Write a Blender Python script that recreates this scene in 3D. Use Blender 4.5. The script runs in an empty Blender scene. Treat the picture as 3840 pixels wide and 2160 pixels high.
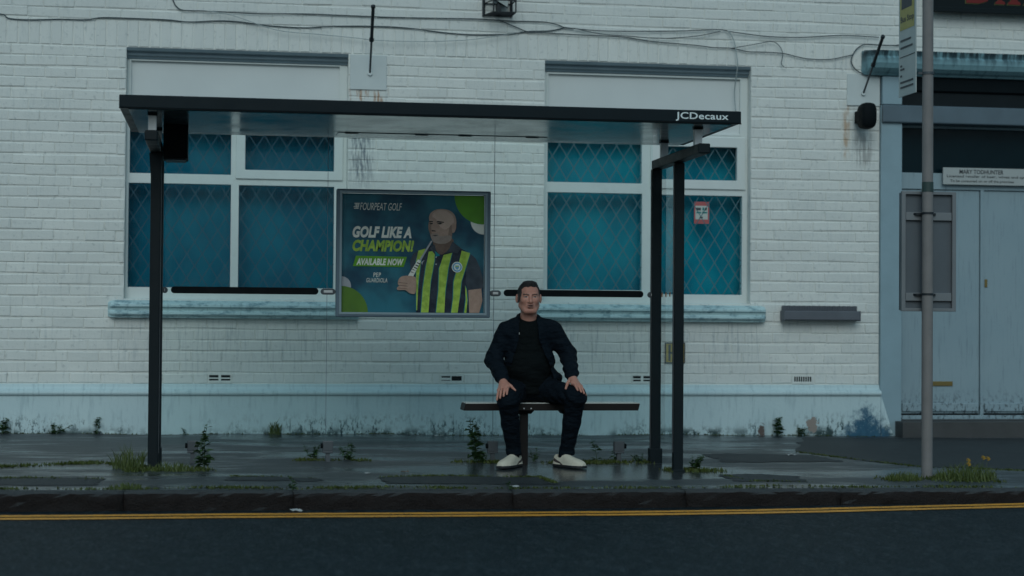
import bpy, math, random
import numpy as np
from mathutils import Matrix, Vector
R = math.radians
scene = bpy.context.scene
COL = scene.collection

# ------------------------------------------------------------------ camera
YAW, PITCH, ROLL = R(9.27), R(1.112), R(0.42)
f = Vector((math.sin(YAW)*math.cos(PITCH), math.cos(YAW)*math.cos(PITCH), math.sin(PITCH)))
r0 = Vector((math.cos(YAW), -math.sin(YAW), 0)); u0 = r0.cross(f)
rr = r0*math.cos(ROLL) + u0*math.sin(ROLL); uu = rr.cross(f)
cam_d = bpy.data.cameras.new('camera'); cam = bpy.data.objects.new('camera', cam_d); COL.objects.link(cam)
cam.matrix_world = Matrix(((rr.x, uu.x, -f.x, 0.0), (rr.y, uu.y, -f.y, -14.2), (rr.z, uu.z, -f.z, 1.0), (0, 0, 0, 1)))
cam_d.sensor_width = 36.0; cam_d.lens = 61.9; cam_d.clip_end = 500
cam_d.dof.use_dof = True; cam_d.dof.focus_distance = 12.1; cam_d.dof.aperture_fstop = 1.5
scene.camera = cam

# ------------------------------------------------------------------ overcast dusk sky, soft sun
SUN_DIR = Vector((-0.16, -0.80, 0.58)).normalized()          # towards the sun
world = bpy.data.worlds.new('World'); scene.world = world; world.use_nodes = True
wt = world.node_tree; wt.nodes.clear()
wo = wt.nodes.new('ShaderNodeOutputWorld'); wb = wt.nodes.new('ShaderNodeBackground')
sky = wt.nodes.new('ShaderNodeTexSky'); sky.sky_type = 'NISHITA'; sky.sun_disc = False
sky.sun_elevation = math.asin(SUN_DIR.z); sky.sun_rotation = math.atan2(SUN_DIR.x, SUN_DIR.y)
sky.air_density = 1.0; sky.dust_density = 4.0; sky.ozone_density = 2.0
cl = wt.nodes.new('ShaderNodeMix'); cl.data_type = 'RGBA'; cl.inputs[0].default_value = 0.72   # cloud layer over the clear sky
cl.inputs[7].default_value = (1.95, 4.25, 5.5, 1)
wt.links.new(sky.outputs[0], cl.inputs[6]); wt.links.new(cl.outputs[2], wb.inputs[0])
wb.inputs[1].default_value = 0.10
wt.links.new(wb.outputs[0], wo.inputs[0])
sl = bpy.data.lights.new('sun', 'SUN'); sl.energy = 0.8; sl.angle = R(35); sl.color = (0.80, 0.97, 1.0)
so = bpy.data.objects.new('sun', sl); COL.objects.link(so)
so.rotation_euler = SUN_DIR.to_track_quat('Z', 'Y').to_euler(); so.location = (0, -10, 12)
scene.view_settings.view_transform = 'Standard'; scene.view_settings.look = 'None'
scene.view_settings.exposure = -0.27; scene.view_settings.gamma = 1.0
scene.view_settings.use_curve_mapping = False
scene.cycles.use_denoising = True
scene.cycles.max_bounces = 8; scene.cycles.transparent_max_bounces = 16
scene.cycles.sample_clamp_indirect = 4.0

# ------------------------------------------------------------------ material helpers
class NT:
    def __init__(self, name):
        self.m = bpy.data.materials.new(name); self.m.use_nodes = True
        self.t = self.m.node_tree; self.t.nodes.clear()
        self.out = self.n('OutputMaterial'); self.b = self.n('BsdfPrincipled')
        self.t.links.new(self.b.outputs[0], self.out.inputs[0])
        self._pos = None
    def n(self, k): return self.t.nodes.new('ShaderNode'+k)
    def L(self, a, b): self.t.links.new(a, b)
    def put(self, sock, v):
        if isinstance(v, bpy.types.NodeSocket): self.L(v, sock)
        elif isinstance(v, (tuple, list)) and len(v) == 3 and sock.type == 'RGBA': sock.default_value = (*v, 1)
        else: sock.default_value = v
    @property
    def pos(self):
        if self._pos is None: self._pos = self.n('NewGeometry').outputs['Position']
        return self._pos
    def xyz(self):
        s = self.n('SeparateXYZ'); self.L(self.pos, s.inputs[0]); return s.outputs
    def scaled(self, sx, sy, sz):
        m = self.n('VectorMath'); m.operation = 'MULTIPLY'; self.L(self.pos, m.inputs[0]); m.inputs[1].default_value = (sx, sy, sz); return m.outputs[0]
    def noise(self, scale, detail=3, rough=.55, vec=None):
        n = self.n('TexNoise'); n.inputs['Scale'].default_value = scale; n.inputs['Detail'].default_value = detail
        n.inputs['Roughness'].default_value = rough; self.L(vec or self.pos, n.inputs['Vector']); return n.outputs['Fac']
    def voro(self, scale, vec=None, out='Distance'):
        n = self.n('TexVoronoi'); n.inputs['Scale'].default_value = scale; self.L(vec or self.pos, n.inputs['Vector']); return n.outputs[out]
    def math(self, op, a, b=0.0, clamp=False):
        n = self.n('Math'); n.operation = op; n.use_clamp = clamp; self.put(n.inputs[0], a); self.put(n.inputs[1], b); return n.outputs[0]
    def ss(self, v, a, b, lo=0.0, hi=1.0):
        n = self.n('MapRange'); n.interpolation_type = 'SMOOTHSTEP'; self.put(n.inputs[0], v)
        for i, q in ((1, a), (2, b), (3, lo), (4, hi)): n.inputs[i].default_value = q
        return n.outputs[0]
    def win(self, v, a, b, s):           # 1 between a and b, soft edge s
        return self.math('MULTIPLY', self.ss(v, a-s, a+s), self.ss(v, b-s, b+s, 1.0, 0.0))
    def mul(self, *v):
        o = v[0]
        for q in v[1:]: o = self.math('MULTIPLY', o, q)
        return o
    def mix(self, fac, a, b):
        n = self.n('Mix'); n.data_type = 'RGBA'; self.put(n.inputs[0], fac); self.put(n.inputs[6], a); self.put(n.inputs[7], b); return n.outputs[2]
    def bump(self, h, strength, dist=.01):
        n = self.n('Bump'); n.inputs['Strength'].default_value = strength; n.inputs['Distance'].default_value = dist
        self.put(n.inputs['Height'], h); self.L(n.outputs[0], self.b.inputs['Normal']); return n
    def set(self, col=None, rough=None, metal=None, spec=None, coat=None):
        if col is not None: self.put(self.b.inputs['Base Color'], col)
        if rough is not None: self.put(self.b.inputs['Roughness'], rough)
        if metal is not None: self.put(self.b.inputs['Metallic'], metal)
        if spec is not None: self.put(self.b.inputs['Specular IOR Level'], spec)
        return self

def simple(name, col, rough=.5, metal=0.0, spec=.5, var=.12, vs=6.0, bump=0.0, bs=80.0):
    t = NT(name)
    lo = tuple(c*(1-var) for c in col); hi = tuple(min(1, c*(1+var)) for c in col)
    c = t.mix(t.noise(vs, 4), lo, hi)
    t.set(c, t.ss(t.noise(vs*1.7, 3), .2, .8, max(0, rough-.08), min(1, rough+.08)), metal, spec)
    if bump: t.bump(t.noise(bs, 4), bump, .004)
    return t.m

# ------------------------------------------------------------------ mesh helpers
def wl(p):
    v = Vector((0, 0, 0))
    while p is not None: v += p.location; p = p.parent
    return v
def empty(name, loc):
    o = bpy.data.objects.new(name, None); COL.objects.link(o); o.location = loc; o.empty_display_size = .1; return o
def tag(o, label=None, cat=None, group=None, kind=None):
    if label: o['label'] = label
    if cat: o['category'] = cat
    if group: o['group'] = group
    if kind: o['kind'] = kind
    return o
class MB:
    """collects verts and faces in world metres; build() makes one mesh object"""
    def __init__(s): s.v = []; s.f = []; s.mi = []
    def add(s, vs, fs, mi=0):
        o = len(s.v); s.v += [tuple(v) for v in vs]; s.f += [tuple(i+o for i in q) for q in fs]; s.mi += [mi]*len(fs); return s
    def box(s, x0, x1, y0, y1, z0, z1, mi=0):
        return s.add([(x0,y0,z0),(x1,y0,z0),(x1,y1,z0),(x0,y1,z0),(x0,y0,z1),(x1,y0,z1),(x1,y1,z1),(x0,y1,z1)],
                     [(0,3,2,1),(4,5,6,7),(0,1,5,4),(1,2,6,5),(2,3,7,6),(3,0,4,7)], mi)
    def hexa(s, p, mi=0):      # 8 points: bottom ring, top ring
        return s.add(p, [(0,3,2,1),(4,5,6,7),(0,1,5,4),(1,2,6,5),(2,3,7,6),(3,0,4,7)], mi)
    def prism_y(s, poly, y0, y1, mi=0):   # poly of (x,z), counter-clockwise seen from -y
        n = len(poly); vs = [(x, y0, z) for x, z in poly]+[(x, y1, z) for x, z in poly]
        return s.add(vs, [tuple(range(n)), tuple(range(2*n-1, n-1, -1))]+[(i, i+n, (i+1) % n+n, (i+1) % n) for i in range(n)], mi)
    def prism_x(s, poly, x0, x1, mi=0):   # poly of (y,z)
        n = len(poly); vs = [(x0, y, z) for y, z in poly]+[(x1, y, z) for y, z in poly]
        return s.add(vs, [tuple(range(n-1, -1, -1)), tuple(range(n, 2*n))]+[(i, (i+1) % n, (i+1) % n+n, i+n) for i in range(n)], mi)
    def prism_z(s, poly, z0, z1, mi=0):   # poly of (x,y)
        n = len(poly); vs = [(x, y, z0) for x, y in poly]+[(x, y, z1) for x, y in poly]
        return s.add(vs, [tuple(range(n-1, -1, -1)), tuple(range(n, 2*n))]+[(i, (i+1) % n, (i+1) % n+n, i+n) for i in range(n)], mi)
    def tube(s, pts, rad, n=8, caps=True, mi=0):
        pts = [Vector(p) for p in pts]; m = len(pts); rads = rad if isinstance(rad, (list, tuple)) else [rad]*m
        vs = []; up = Vector((0.13, 0.31, 0.94)).normalized()
        for i, p in enumerate(pts):
            t = (pts[min(i+1, m-1)]-pts[max(i-1, 0)]).normalized()
            a = t.cross(up)
            if a.length < 1e-3: a = t.cross(Vector((1, 0, 0)))
            a.normalize(); b = t.cross(a)
            vs += [p+(a*math.cos(2*math.pi*k/n)+b*math.sin(2*math.pi*k/n))*rads[i] for k in range(n)]
        fs = [(i*n+k, i*n+(k+1) % n, (i+1)*n+(k+1) % n, (i+1)*n+k) for i in range(m-1) for k in range(n)]
        if caps: fs += [tuple(range(n-1, -1, -1)), tuple(range((m-1)*n, m*n))]
        return s.add(vs, fs, mi)
    def plate(s, x0, x1, z0, z1, holes, yf, yb, mi=0):   # plate in the xz plane with rectangular holes
        xs = sorted({x0, x1, *[min(max(v, x0), x1) for h in holes for v in h[:2]]}); zs = sorted({z0, z1, *[min(max(v, z0), z1) for h in holes for v in h[2:]]})
        ok = {}
        for i in range(len(xs)-1):
            for j in range(len(zs)-1):
                cx, cz = (xs[i]+xs[i+1])/2, (zs[j]+zs[j+1])/2
                ok[i, j] = not any(h[0] < cx < h[1] and h[2] < cz < h[3] for h in holes)
        for (i, j), k in ok.items():
            if not k: continue
            a, b, c, d = xs[i], xs[i+1], zs[j], zs[j+1]
            s.add([(a, yf, c), (b, yf, c), (b, yf, d), (a, yf, d)], [(0, 1, 2, 3)], mi)
            s.add([(a, yb, c), (b, yb, c), (b, yb, d), (a, yb, d)], [(3, 2, 1, 0)], mi)
            for (di, dj, p, q) in ((-1, 0, (a, c), (a, d)), (1, 0, (b, d), (b, c)), (0, -1, (b, c), (a, c)), (0, 1, (a, d), (b, d))):
                if not ok.get((i+di, j+dj), False):
                    s.add([(p[0], yf, p[1]), (q[0], yf, q[1]), (q[0], yb, q[1]), (p[0], yb, p[1])], [(0, 1, 2, 3)], mi)
        return s
    def build(s, name, mat, parent=None, smooth=False, bevel=0.0, merge=False, seg=2, ang=40):
        o0 = wl(parent)
        me = bpy.data.meshes.new(name); me.from_pydata([(x-o0.x, y-o0.y, z-o0.z) for x, y, z in s.v], [], s.f); me.update()
        for m in (mat if isinstance(mat, (list, tuple)) else [mat]): me.materials.append(m)
        if any(s.mi): me.polygons.foreach_set('material_index', s.mi)
        if merge or smooth:
            import bmesh
            bm = bmesh.new(); bm.from_mesh(me)
            if merge: bmesh.ops.remove_doubles(bm, verts=bm.verts, dist=1e-5); bmesh.ops.recalc_face_normals(bm, faces=bm.faces)
            bm.to_mesh(me); bm.free()
        if smooth: me.polygons.foreach_set('use_smooth', [True]*len(me.polygons))
        o = bpy.data.objects.new(name, me); COL.objects.link(o); o.parent = parent
        if bevel:
            b = o.modifiers.new('bevel', 'BEVEL'); b.width = bevel; b.segments = seg; b.limit_method = 'ANGLE'; b.angle_limit = R(ang)
        return o
def gz(x, y): return .087 + .036*y - .0055*(x-2.33)          # pavement falls to the kerb and along the street
def rz(x): return -.148 - .0043*min(0, x-2.33) + .004*max(0, x-2.33)                      # road at the kerb

def spline(pts, k=6):                                          # Catmull-Rom through points
    P = [Vector(p) for p in pts]; out = []
    for i in range(len(P)-1):
        a, b, c, d = P[max(i-1, 0)], P[i], P[i+1], P[min(i+2, len(P)-1)]
        for j in range(k):
            t = j/k; out.append(.5*((2*b)+(c-a)*t+(2*a-5*b+4*c-d)*t*t+(3*b-a-3*c+d)*t**3))
    out.append(P[-1]); return out

def text_geo(body, shear=0.0, bold=0.0, space=1.0):
    cu = bpy.data.curves.new('lettering', 'FONT'); cu.body = body; cu.shear = shear; cu.offset = bold; cu.space_character = space
    cu.resolution_u = 3; cu.fill_mode = 'FRONT'
    ob = bpy.data.objects.new('lettering', cu); COL.objects.link(ob)
    dg = bpy.context.evaluated_depsgraph_get(); me = bpy.data.meshes.new_from_object(ob.evaluated_get(dg))
    v = [(p.co.x, p.co.y) for p in me.vertices]; fs = [tuple(p.vertices) for p in me.polygons]
    bpy.data.objects.remove(ob); bpy.data.curves.remove(cu); bpy.data.meshes.remove(me)
    x0 = min(p[0] for p in v); x1 = max(p[0] for p in v); y0 = min(p[1] for p in v); y1 = max(p[1] for p in v)
    return [((x-x0)/(x1-x0), (y-y0)/(y1-y0)) for x, y in v], fs
def text_into(mb, body, fn, shear=0.0, bold=0.0, space=1.0, mi=0):    # fn maps unit square to 3D
    v, fs = text_geo(body, shear, bold, space); return mb.add([fn(a, b) for a, b in v], fs, mi)
# ------------------------------------------------------------------ materials
def mat_paint_brick():
    t = NT('white_painted_brick'); x, y, z = t.xyz()
    c = t.mix(t.noise(2.2, 5), (.68, .69, .66), (.85, .85, .80))
    c = t.mix(t.ss(t.noise(26, 4), .55, .8), c, (.50, .52, .50))                       # scuffs
    oi = t.n('ObjectInfo'); c = t.mix(t.ss(oi.outputs['Random'], .0, 1.0, 0.0, .22), c, (.52, .55, .54))
    st = t.noise(7, 5, .6, t.scaled(5, 1, .6))                                          # water streaks
    c = t.mix(t.mul(t.ss(st, .52, .75), t.noise(1.1, 3), .55), c, (.33, .38, .40))
    # grime run under the left bracket plate, rust runs under both plates
    g = t.mul(t.win(x, 1.00, 1.16, .05), t.win(z, 2.12, 2.72, .10), t.ss(t.noise(9, 5, .65, t.scaled(6, 1, 1.0)), .38, .62))
    c = t.mix(t.math('MULTIPLY', g, .8), c, (.09, .12, .16))
    r1 = t.mul(t.win(x, .98, 1.29, .03), t.win(z, 2.72, 2.88, .03), t.ss(t.noise(8, 4, .6, t.scaled(4, 1, .6)), .52, .66))
    r2 = t.mul(t.win(x, 5.14, 5.20, .02), t.win(z, 2.42, 2.85, .06), t.ss(t.noise(7, 4, .6, t.scaled(3, 1, 1)), .40, .62))
    r3 = t.mul(t.win(x, 5.24, 5.40, .04), t.win(z, 2.35, 2.62, .05), t.ss(t.noise(7, 4, .6, t.scaled(5, 1, .8)), .40, .60))
    c = t.mix(t.math('MULTIPLY', r1, .75), c, (.38, .17, .06)); c = t.mix(t.math('MULTIPLY', r2, .65), c, (.45, .25, .10))
    c = t.mix(t.math('MULTIPLY', r3, .55), c, (.20, .19, .18))
    dr = t.mul(t.math('MAXIMUM', t.win(x, -.88, 1.04, .03), t.win(x, 2.52, 4.43, .03)), t.win(z, .62, 1.01, .10), t.ss(t.noise(6, 5, .65, t.scaled(7, 1, .5)), .50, .70)); c = t.mix(t.math('MULTIPLY', dr, .5), c, (.24, .30, .33))   # drips below the sills, with some sill shade painted in
    t.set(c, .72, 0, .3)
    t.bump(t.math('ADD', t.noise(55, 5, .6), t.math('MULTIPLY', t.noise(9, 2), 1.2)), .38, .006)
    return t.m
def mat_plinth():
    t = NT('pale_blue_plinth_paint'); x, y, z = t.xyz()
    c = t.mix(t.noise(2.4, 5), (.47, .60, .63), (.62, .74, .75))
    st = t.noise(10, 5, .6, t.scaled(4, 1, .5)); c = t.mix(t.mul(t.ss(st, .5, .75), .45), c, (.25, .36, .40))
    sp = t.mul(t.ss(t.noise(1.7, 3), .42, .58), t.ss(z, .12, .30, 1, 0), t.ss(t.noise(30, 5, .7, t.scaled(1.6, 1, .7)), .50, .60))   # splash dirt and algae
    c = t.mix(sp, c, (.035, .075, .085))
    sp2 = t.mul(t.ss(t.noise(2.3, 3), .38, .55), t.ss(z, .09, .17, 1, 0), t.ss(t.noise(14, 5, .7), .40, .55)); c = t.mix(sp2, c, (.03, .06, .06))
    # old blue coat showing where the paint has gone, near the corner
    e = t.math('ADD', t.math('ABSOLUTE', t.math('SUBTRACT', x, 5.34)), t.math('MULTIPLY', t.math('SUBTRACT', z, .08), .9))
    e = t.math('ADD', e, t.math('MULTIPLY', t.math('SUBTRACT', t.noise(16, 6, .75), .5), .55))
    c = t.mix(t.mul(t.ss(e, .10, .30, 1, 0), t.ss(t.noise(34, 6, .8), .26, .44)), c, t.mix(t.noise(22, 5), (.012, .065, .12), (.05, .15, .23)))
    e2 = t.math('SQRT', t.math('ADD', t.math('POWER', t.math('SUBTRACT', x, 4.86), 2.0), t.math('POWER', t.math('MULTIPLY', t.math('SUBTRACT', z, .155), .75), 2.0)))
    e2 = t.math('ADD', e2, t.math('MULTIPLY', t.math('SUBTRACT', t.noise(28, 5, .6), .5), .11))
    c = t.mix(t.ss(e2, .044, .052, 1, 0), c, (.30, .25, .22))
    e3 = t.math('SQRT', t.math('ADD', t.math('POWER', t.math('SUBTRACT', x, 4.42), 2.0), t.math('POWER', t.math('MULTIPLY', t.math('SUBTRACT', z, .12), .6), 2.0)))
    e3 = t.math('ADD', e3, t.math('MULTIPLY', t.math('SUBTRACT', t.noise(30, 4), .5), .10))
    c = t.mix(t.ss(e3, .022, .036, 1, 0), c, (.12, .09, .08))
    t.set(c, .62, 0, .35); t.bump(t.noise(38, 5), .3, .006); return t.m
def mat_sill():
    t = NT('pale_blue_sill_paint'); x, y, z = t.xyz()
    c = t.mix(t.noise(5, 5), (.42, .60, .63), (.58, .74, .74))
    st = t.ss(t.noise(5, 5, .65, t.scaled(2.2, 1, 6)), .48, .66)
    c = t.mix(t.mul(st, .7), c, (.10, .22, .28))
    d = t.ss(t.noise(14, 4, .6, t.scaled(3, 1, .6)), .55, .7); c = t.mix(t.mul(d, .4), c, (.14, .25, .30))
    t.set(c, .55, 0, .4); t.bump(t.noise(40, 4), .2, .004); return t.m
def mat_cornice():
    t = NT('stained_blue_cornice'); x, y, z = t.xyz()
    c = t.mix(t.noise(7, 5), (.16, .32, .37), (.28, .46, .50))
    st = t.noise(7, 5, .65, t.scaled(3.2, 1, .5))
    c = t.mix(t.mul(t.ss(z, 3.17, 3.30), t.ss(st, .30, .6)), c, (.01, .02, .028))
    c = t.mix(t.mul(t.ss(st, .5, .7), .6), c, (.03, .08, .10))
    t.set(c, .6); t.bump(t.noise(30, 4), .3, .005); return t.m
def mat_pavement():
    t = NT('wet_asphalt_pavement'); 
    n1 = t.noise(1.6, 4); sp = t.ss(t.voro(170), .15, .45); 
    c = t.mix(n1, (.021, .028, .033), (.046, .054, .060)); c = t.mix(t.math('MULTIPLY', t.ss(t.noise(240, 2), .6, .75), .5), c, (.14, .14, .14))
    c = t.mix(t.mul(t.ss(t.noise(5, 5, .7), .52, .66), .7), c, (.016, .020, .023)); c = t.mix(t.mul(t.ss(t.noise(42, 4, .75), .56, .70), .55), c, (.10, .11, .115)); c = t.mix(t.mul(t.ss(t.noise(33, 4, .75, t.scaled(.6, 1.3, 1)), .55, .68), .6), c, (.010, .013, .015))
    x, y, z = t.xyz()
    wet = t.ss(t.math('ADD', t.noise(1.3, 7, .68, t.scaled(.55, 1.9, 1)), t.mul(t.win(x, 1.2, 3.4, .5), t.win(y, -2.95, -2.30, .18), .28)), .40, .66)
    t.set(c, t.ss(wet, 0, 1, .50, .16), 0, .6)
    b = t.math('MULTIPLY', t.math('ADD', t.noise(200, 3), t.math('MULTIPLY', t.noise(12, 4), 2.0)), t.ss(wet, 0, 1, 1, .30))
    t.bump(b, .5, .004); return t.m
def mat_patch():
    t = NT('patched_asphalt'); c = t.mix(t.noise(6, 4), (.016, .020, .023), (.040, .046, .050))
    c = t.mix(t.mul(t.ss(t.noise(200, 2), .6, .75), .4), c, (.10, .10, .10))
    t.set(c, .6, 0, .25); t.bump(t.noise(150, 4), .6, .006); return t.m
def mat_road():
    t = NT('asphalt_road')
    c = t.mix(t.noise(1.3, 4), (.003, .009, .012), (.008, .016, .021))
    c = t.mix(t.mul(t.ss(t.noise(7, 5, .75, t.scaled(1, .5, 1)), .45, .70), .8), c, (.020, .030, .036)); c = t.mix(t.mul(t.ss(t.noise(24, 4, .8, t.scaled(1, .35, 1)), .52, .66), .70), c, (.042, .056, .063)); c = t.mix(t.mul(t.ss(t.noise(75, 3, .7), .60, .74), .6), c, (.11, .125, .135)); c = t.mix(t.mul(t.ss(t.noise(40, 3, .7), .55, .7), .5), c, (.004, .007, .009))
    t.set(c, t.ss(t.noise(60, 3), .3, .7, .55, .75), 0, .16); t.bump(t.math('ADD', t.noise(130, 4, .7), t.voro(70)), .7, .006); return t.m
def mat_kerb():
    t = NT('dirty_granite_kerb'); x, y, z = t.xyz()
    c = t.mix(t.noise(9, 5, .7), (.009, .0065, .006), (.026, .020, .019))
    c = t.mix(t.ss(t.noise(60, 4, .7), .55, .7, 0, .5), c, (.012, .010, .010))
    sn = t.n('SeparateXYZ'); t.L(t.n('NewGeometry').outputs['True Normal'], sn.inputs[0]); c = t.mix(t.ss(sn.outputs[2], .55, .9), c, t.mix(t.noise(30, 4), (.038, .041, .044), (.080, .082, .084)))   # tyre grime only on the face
    t.set(c, .7, 0, .2); t.bump(t.math('ADD', t.noise(28, 5, .7), t.noise(90, 4)), .9, .014); return t.m
def mat_yellow():
    t = NT('worn_yellow_road_paint')
    c = t.mix(t.noise(14, 4), (.70, .27, .018), (.90, .40, .04))
    c = t.mix(t.ss(t.math('ADD', t.noise(60, 5, .75), t.math('MULTIPLY', t.noise(3, 3), .18)), .585, .74, 0, .92), c, (.03, .026, .022))
    t.set(c, .55); t.bump(t.noise(120, 4), .5, .005); return t.m
def mat_glass(name, tint, ior, dirt=0.0):
    t = NT(name)
    tr = t.n('BsdfTransparent'); tr.inputs[0].default_value = (*tint, 1)
    gl = t.n('BsdfGlossy'); gl.inputs['Roughness'].default_value = .03; gl.inputs[0].default_value = (.85, .95, 1, 1)
    fr = t.n('Fresnel'); fr.inputs[0].default_value = ior
    bf = t.n('NewGeometry').outputs['Backfacing']; m1 = t.n('MixShader'); t.L(t.math('MULTIPLY', fr.outputs[0], t.math('SUBTRACT', 1.0, bf)), m1.inputs[0]); t.L(tr.outputs[0], m1.inputs[1]); t.L(gl.outputs[0], m1.inputs[2])
    last = m1
    if dirt:
        df = t.n('BsdfDiffuse'); df.inputs[0].default_value = (.45, .55, .55, 1)
        m2 = t.n('MixShader'); t.L(t.math('MULTIPLY', t.ss(t.noise(7, 6, .7), .45, .8), dirt), m2.inputs[0]); t.L(m1.outputs[0], m2.inputs[1]); t.L(df.outputs[0], m2.inputs[2]); last = m2
    t.t.nodes.remove(t.b); t.L(last.outputs[0], t.out.inputs[0]); return t.m
def mat_blind(name, a, b):
    t = NT(name); c = t.mix(t.ss(t.noise(2.2, 4, .55, t.scaled(1.2, 1, .8)), .3, .7), a, b); t.set(c, .8, 0, .2); return t.m
def mat_door():
    t = NT('pale_grey_blue_door_paint'); x, y, z = t.xyz(); c = t.mix(t.noise(3, 5), (.23, .32, .365), (.30, .385, .42))
    c = t.mix(t.mul(t.ss(t.noise(9, 5, .65, t.scaled(5, 1, .35)), .52, .72), .5), c, (.14, .19, .22)); c = t.mix(t.mul(t.ss(z, .25, .50, 1, 0), t.ss(t.noise(40, 5, .75, t.scaled(1, 1, .5)), .50, .62)), c, (.05, .07, .08)); c = t.mix(t.ss(t.noise(55, 4, .7), .68, .74, 0, .7), c, (.09, .12, .14))
    t.set(c, .5); t.bump(t.noise(30, 4, .6, t.scaled(3, 1, .4)), .25, .004); return t.m
def mat_leaf(name, a, b):
    t = NT(name); c = t.mix(t.noise(20, 3), a, b); t.set(c, .55, 0, .4); return t.m

M = dict(
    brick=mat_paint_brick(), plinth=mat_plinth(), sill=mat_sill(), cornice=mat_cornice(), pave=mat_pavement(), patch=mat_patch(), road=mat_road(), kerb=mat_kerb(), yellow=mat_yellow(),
    upvc=simple('white_window_plastic', (.68, .72, .70), .38, var=.06), board=simple('white_infill_board', (.66, .69, .68), .5, var=.06, vs=3, bump=.1),
    header=simple('grey_blue_window_header', (.20, .27, .31), .55, var=.2),
    lead=simple('dull_lead_strip', (.085, .185, .215), .6, 0, .2, var=.2), leadA=simple('dark_lead_strip', (.035, .105, .145), .6, 0, .2, var=.2), glass=mat_glass('leaded_pane_glass', (.86, .98, .99), 1.16, .02),
    blindA=mat_blind('dark_teal_blind_reflection', (.002, .11, .18), (.005, .17, .245)), blindB=mat_blind('teal_blind_reflection', (.003, .18, .26), (.009, .30, .38)),  # blind colours also stand in for the teal reflection on the panes
    clear=mat_glass('shelter_glass', (.96, .99, .985), 1.25, .03), black=simple('black_powder_coat', (.0035, .009, .012), .5, 0, .22, var=.25),
    soot=simple('matt_black_plastic', (.0025, .005, .0065), .7, 0, .15), fascia=simple('black_painted_fascia', (.0035, .0105, .0145), .5, 0, .18, var=.2),
    soffit=simple('glossy_grey_soffit', (.055, .10, .115), .16, 0, .6, var=.15, vs=2), alu=simple('brushed_aluminium', (.60, .60, .60), .4, .5, var=.1),
    frame=simple('grey_poster_frame', (.115, .165, .205), .45, .2, var=.12), bracket=simple('grey_cast_bracket', (.085, .095, .105), .5, .4, var=.2),
    bench=simple('brown_black_bench_board', (.010, .007, .0065), .5, 0, .25, var=.35, vs=12), benchtop=simple('bench_top_reflection_tone', (.60, .60, .56), .15, 0, .6, var=.15),
    pole=simple('weathered_concrete_grey_pole', (.20, .185, .18), .7, var=.22, vs=9, bump=.3, bs=90), poleband=simple('grubby_green_tape', (.03, .055, .05), .5),
    case=simple('grey_case_back', (.10, .115, .13), .55, .1, var=.15), caserail=simple('pale_grey_case_frame', (.19, .20, .21), .5, .2, var=.15),
    flag=simple('off_white_sign_face', (.42, .46, .45), .5, var=.12), flagyel=simple('faded_yellow_print', (.38, .33, .10), .5, var=.15), ink=simple('faded_black_ink', (.05, .06, .07), .6),
    pil=simple('pale_blue_door_surround', (.27, .38, .43), .55, var=.16, vs=5, bump=.15), door=mat_door(),
    darkboard=simple('dark_fascia_board', (.006, .011, .014), .6, 0, .2, var=.3), band=simple('grey_lintel_band', (.10, .14, .17), .5, var=.2), step=simple('stone_step', (.055, .055, .055), .6, var=.35, bump=.4),
    darkglass=simple('dark_fanlight_glass', (.003, .013, .018), .2, 0, .15, var=.2), brass=simple('tarnished_brass', (.24, .17, .06), .45, .6, var=.15),
    signwhite=simple('white_sign_plate', (.40, .42, .41), .5, var=.06), signink=simple('black_sign_lettering', (.02, .025, .03), .6),
    pubsign=simple('dark_green_black_sign', (.003, .008, .010), .5, 0, .2), letred=simple('red_sign_letters', (.17, .022, .02), .6, 0, .2), letgold=simple('green_gold_letter_edge', (.10, .11, .03), .5),
    letwhite=simple('white_vinyl_lettering', (.72, .78, .78), .5, var=.04), cable=simple('grey_cable', (.055, .075, .085), .6), cablew=simple('painted_over_cable', (.40, .45, .45), .6), rod=simple('black_iron_rod', (.02, .025, .03), .5, .3),
    plate=simple('white_painted_plate', (.60, .64, .63), .6, var=.10, vs=5, bump=.1), trough=simple('weathered_grey_trough', (.115, .125, .145), .6, var=.2), lamp=simple('floodlight_face', (.55, .60, .58), .3),
    hyd=simple('yellow_hydrant_plate', (.42, .30, .05), .5, var=.12), orange=simple('orange_sticker', (.38, .16, .06), .5), red=simple('faded_red_sticker', (.42, .10, .10), .5), paper=simple('off_white_paper', (.48, .52, .48), .6), teal=simple('teal_print', (.02, .20, .20), .6),
    moss=mat_leaf('moss', (.030, .050, .008), (.085, .105, .018)), grass=mat_leaf('weed_blades', (.032, .062, .012), (.095, .115, .026)), leaf=mat_leaf('weed_leaves', (.016, .050, .015), (.050, .100, .028)), flower=simple('yellow_flower', (.26, .15, .015), .8),
    litter=simple('litter_scrap', (.34, .35, .35), .6), litterb=simple('brown_leaf_scrap', (.18, .10, .05), .6), ground=simple('far_ground', (.05, .055, .05), .8), roofslate=simple('roof_slate', (.06, .065, .07), .7), wallplain=simple('plain_render', (.55, .58, .56), .7),
    room=simple('dark_room', (.01, .014, .016), .9), dark=simple('dark_void', (.004, .006, .008), .9))

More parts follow.
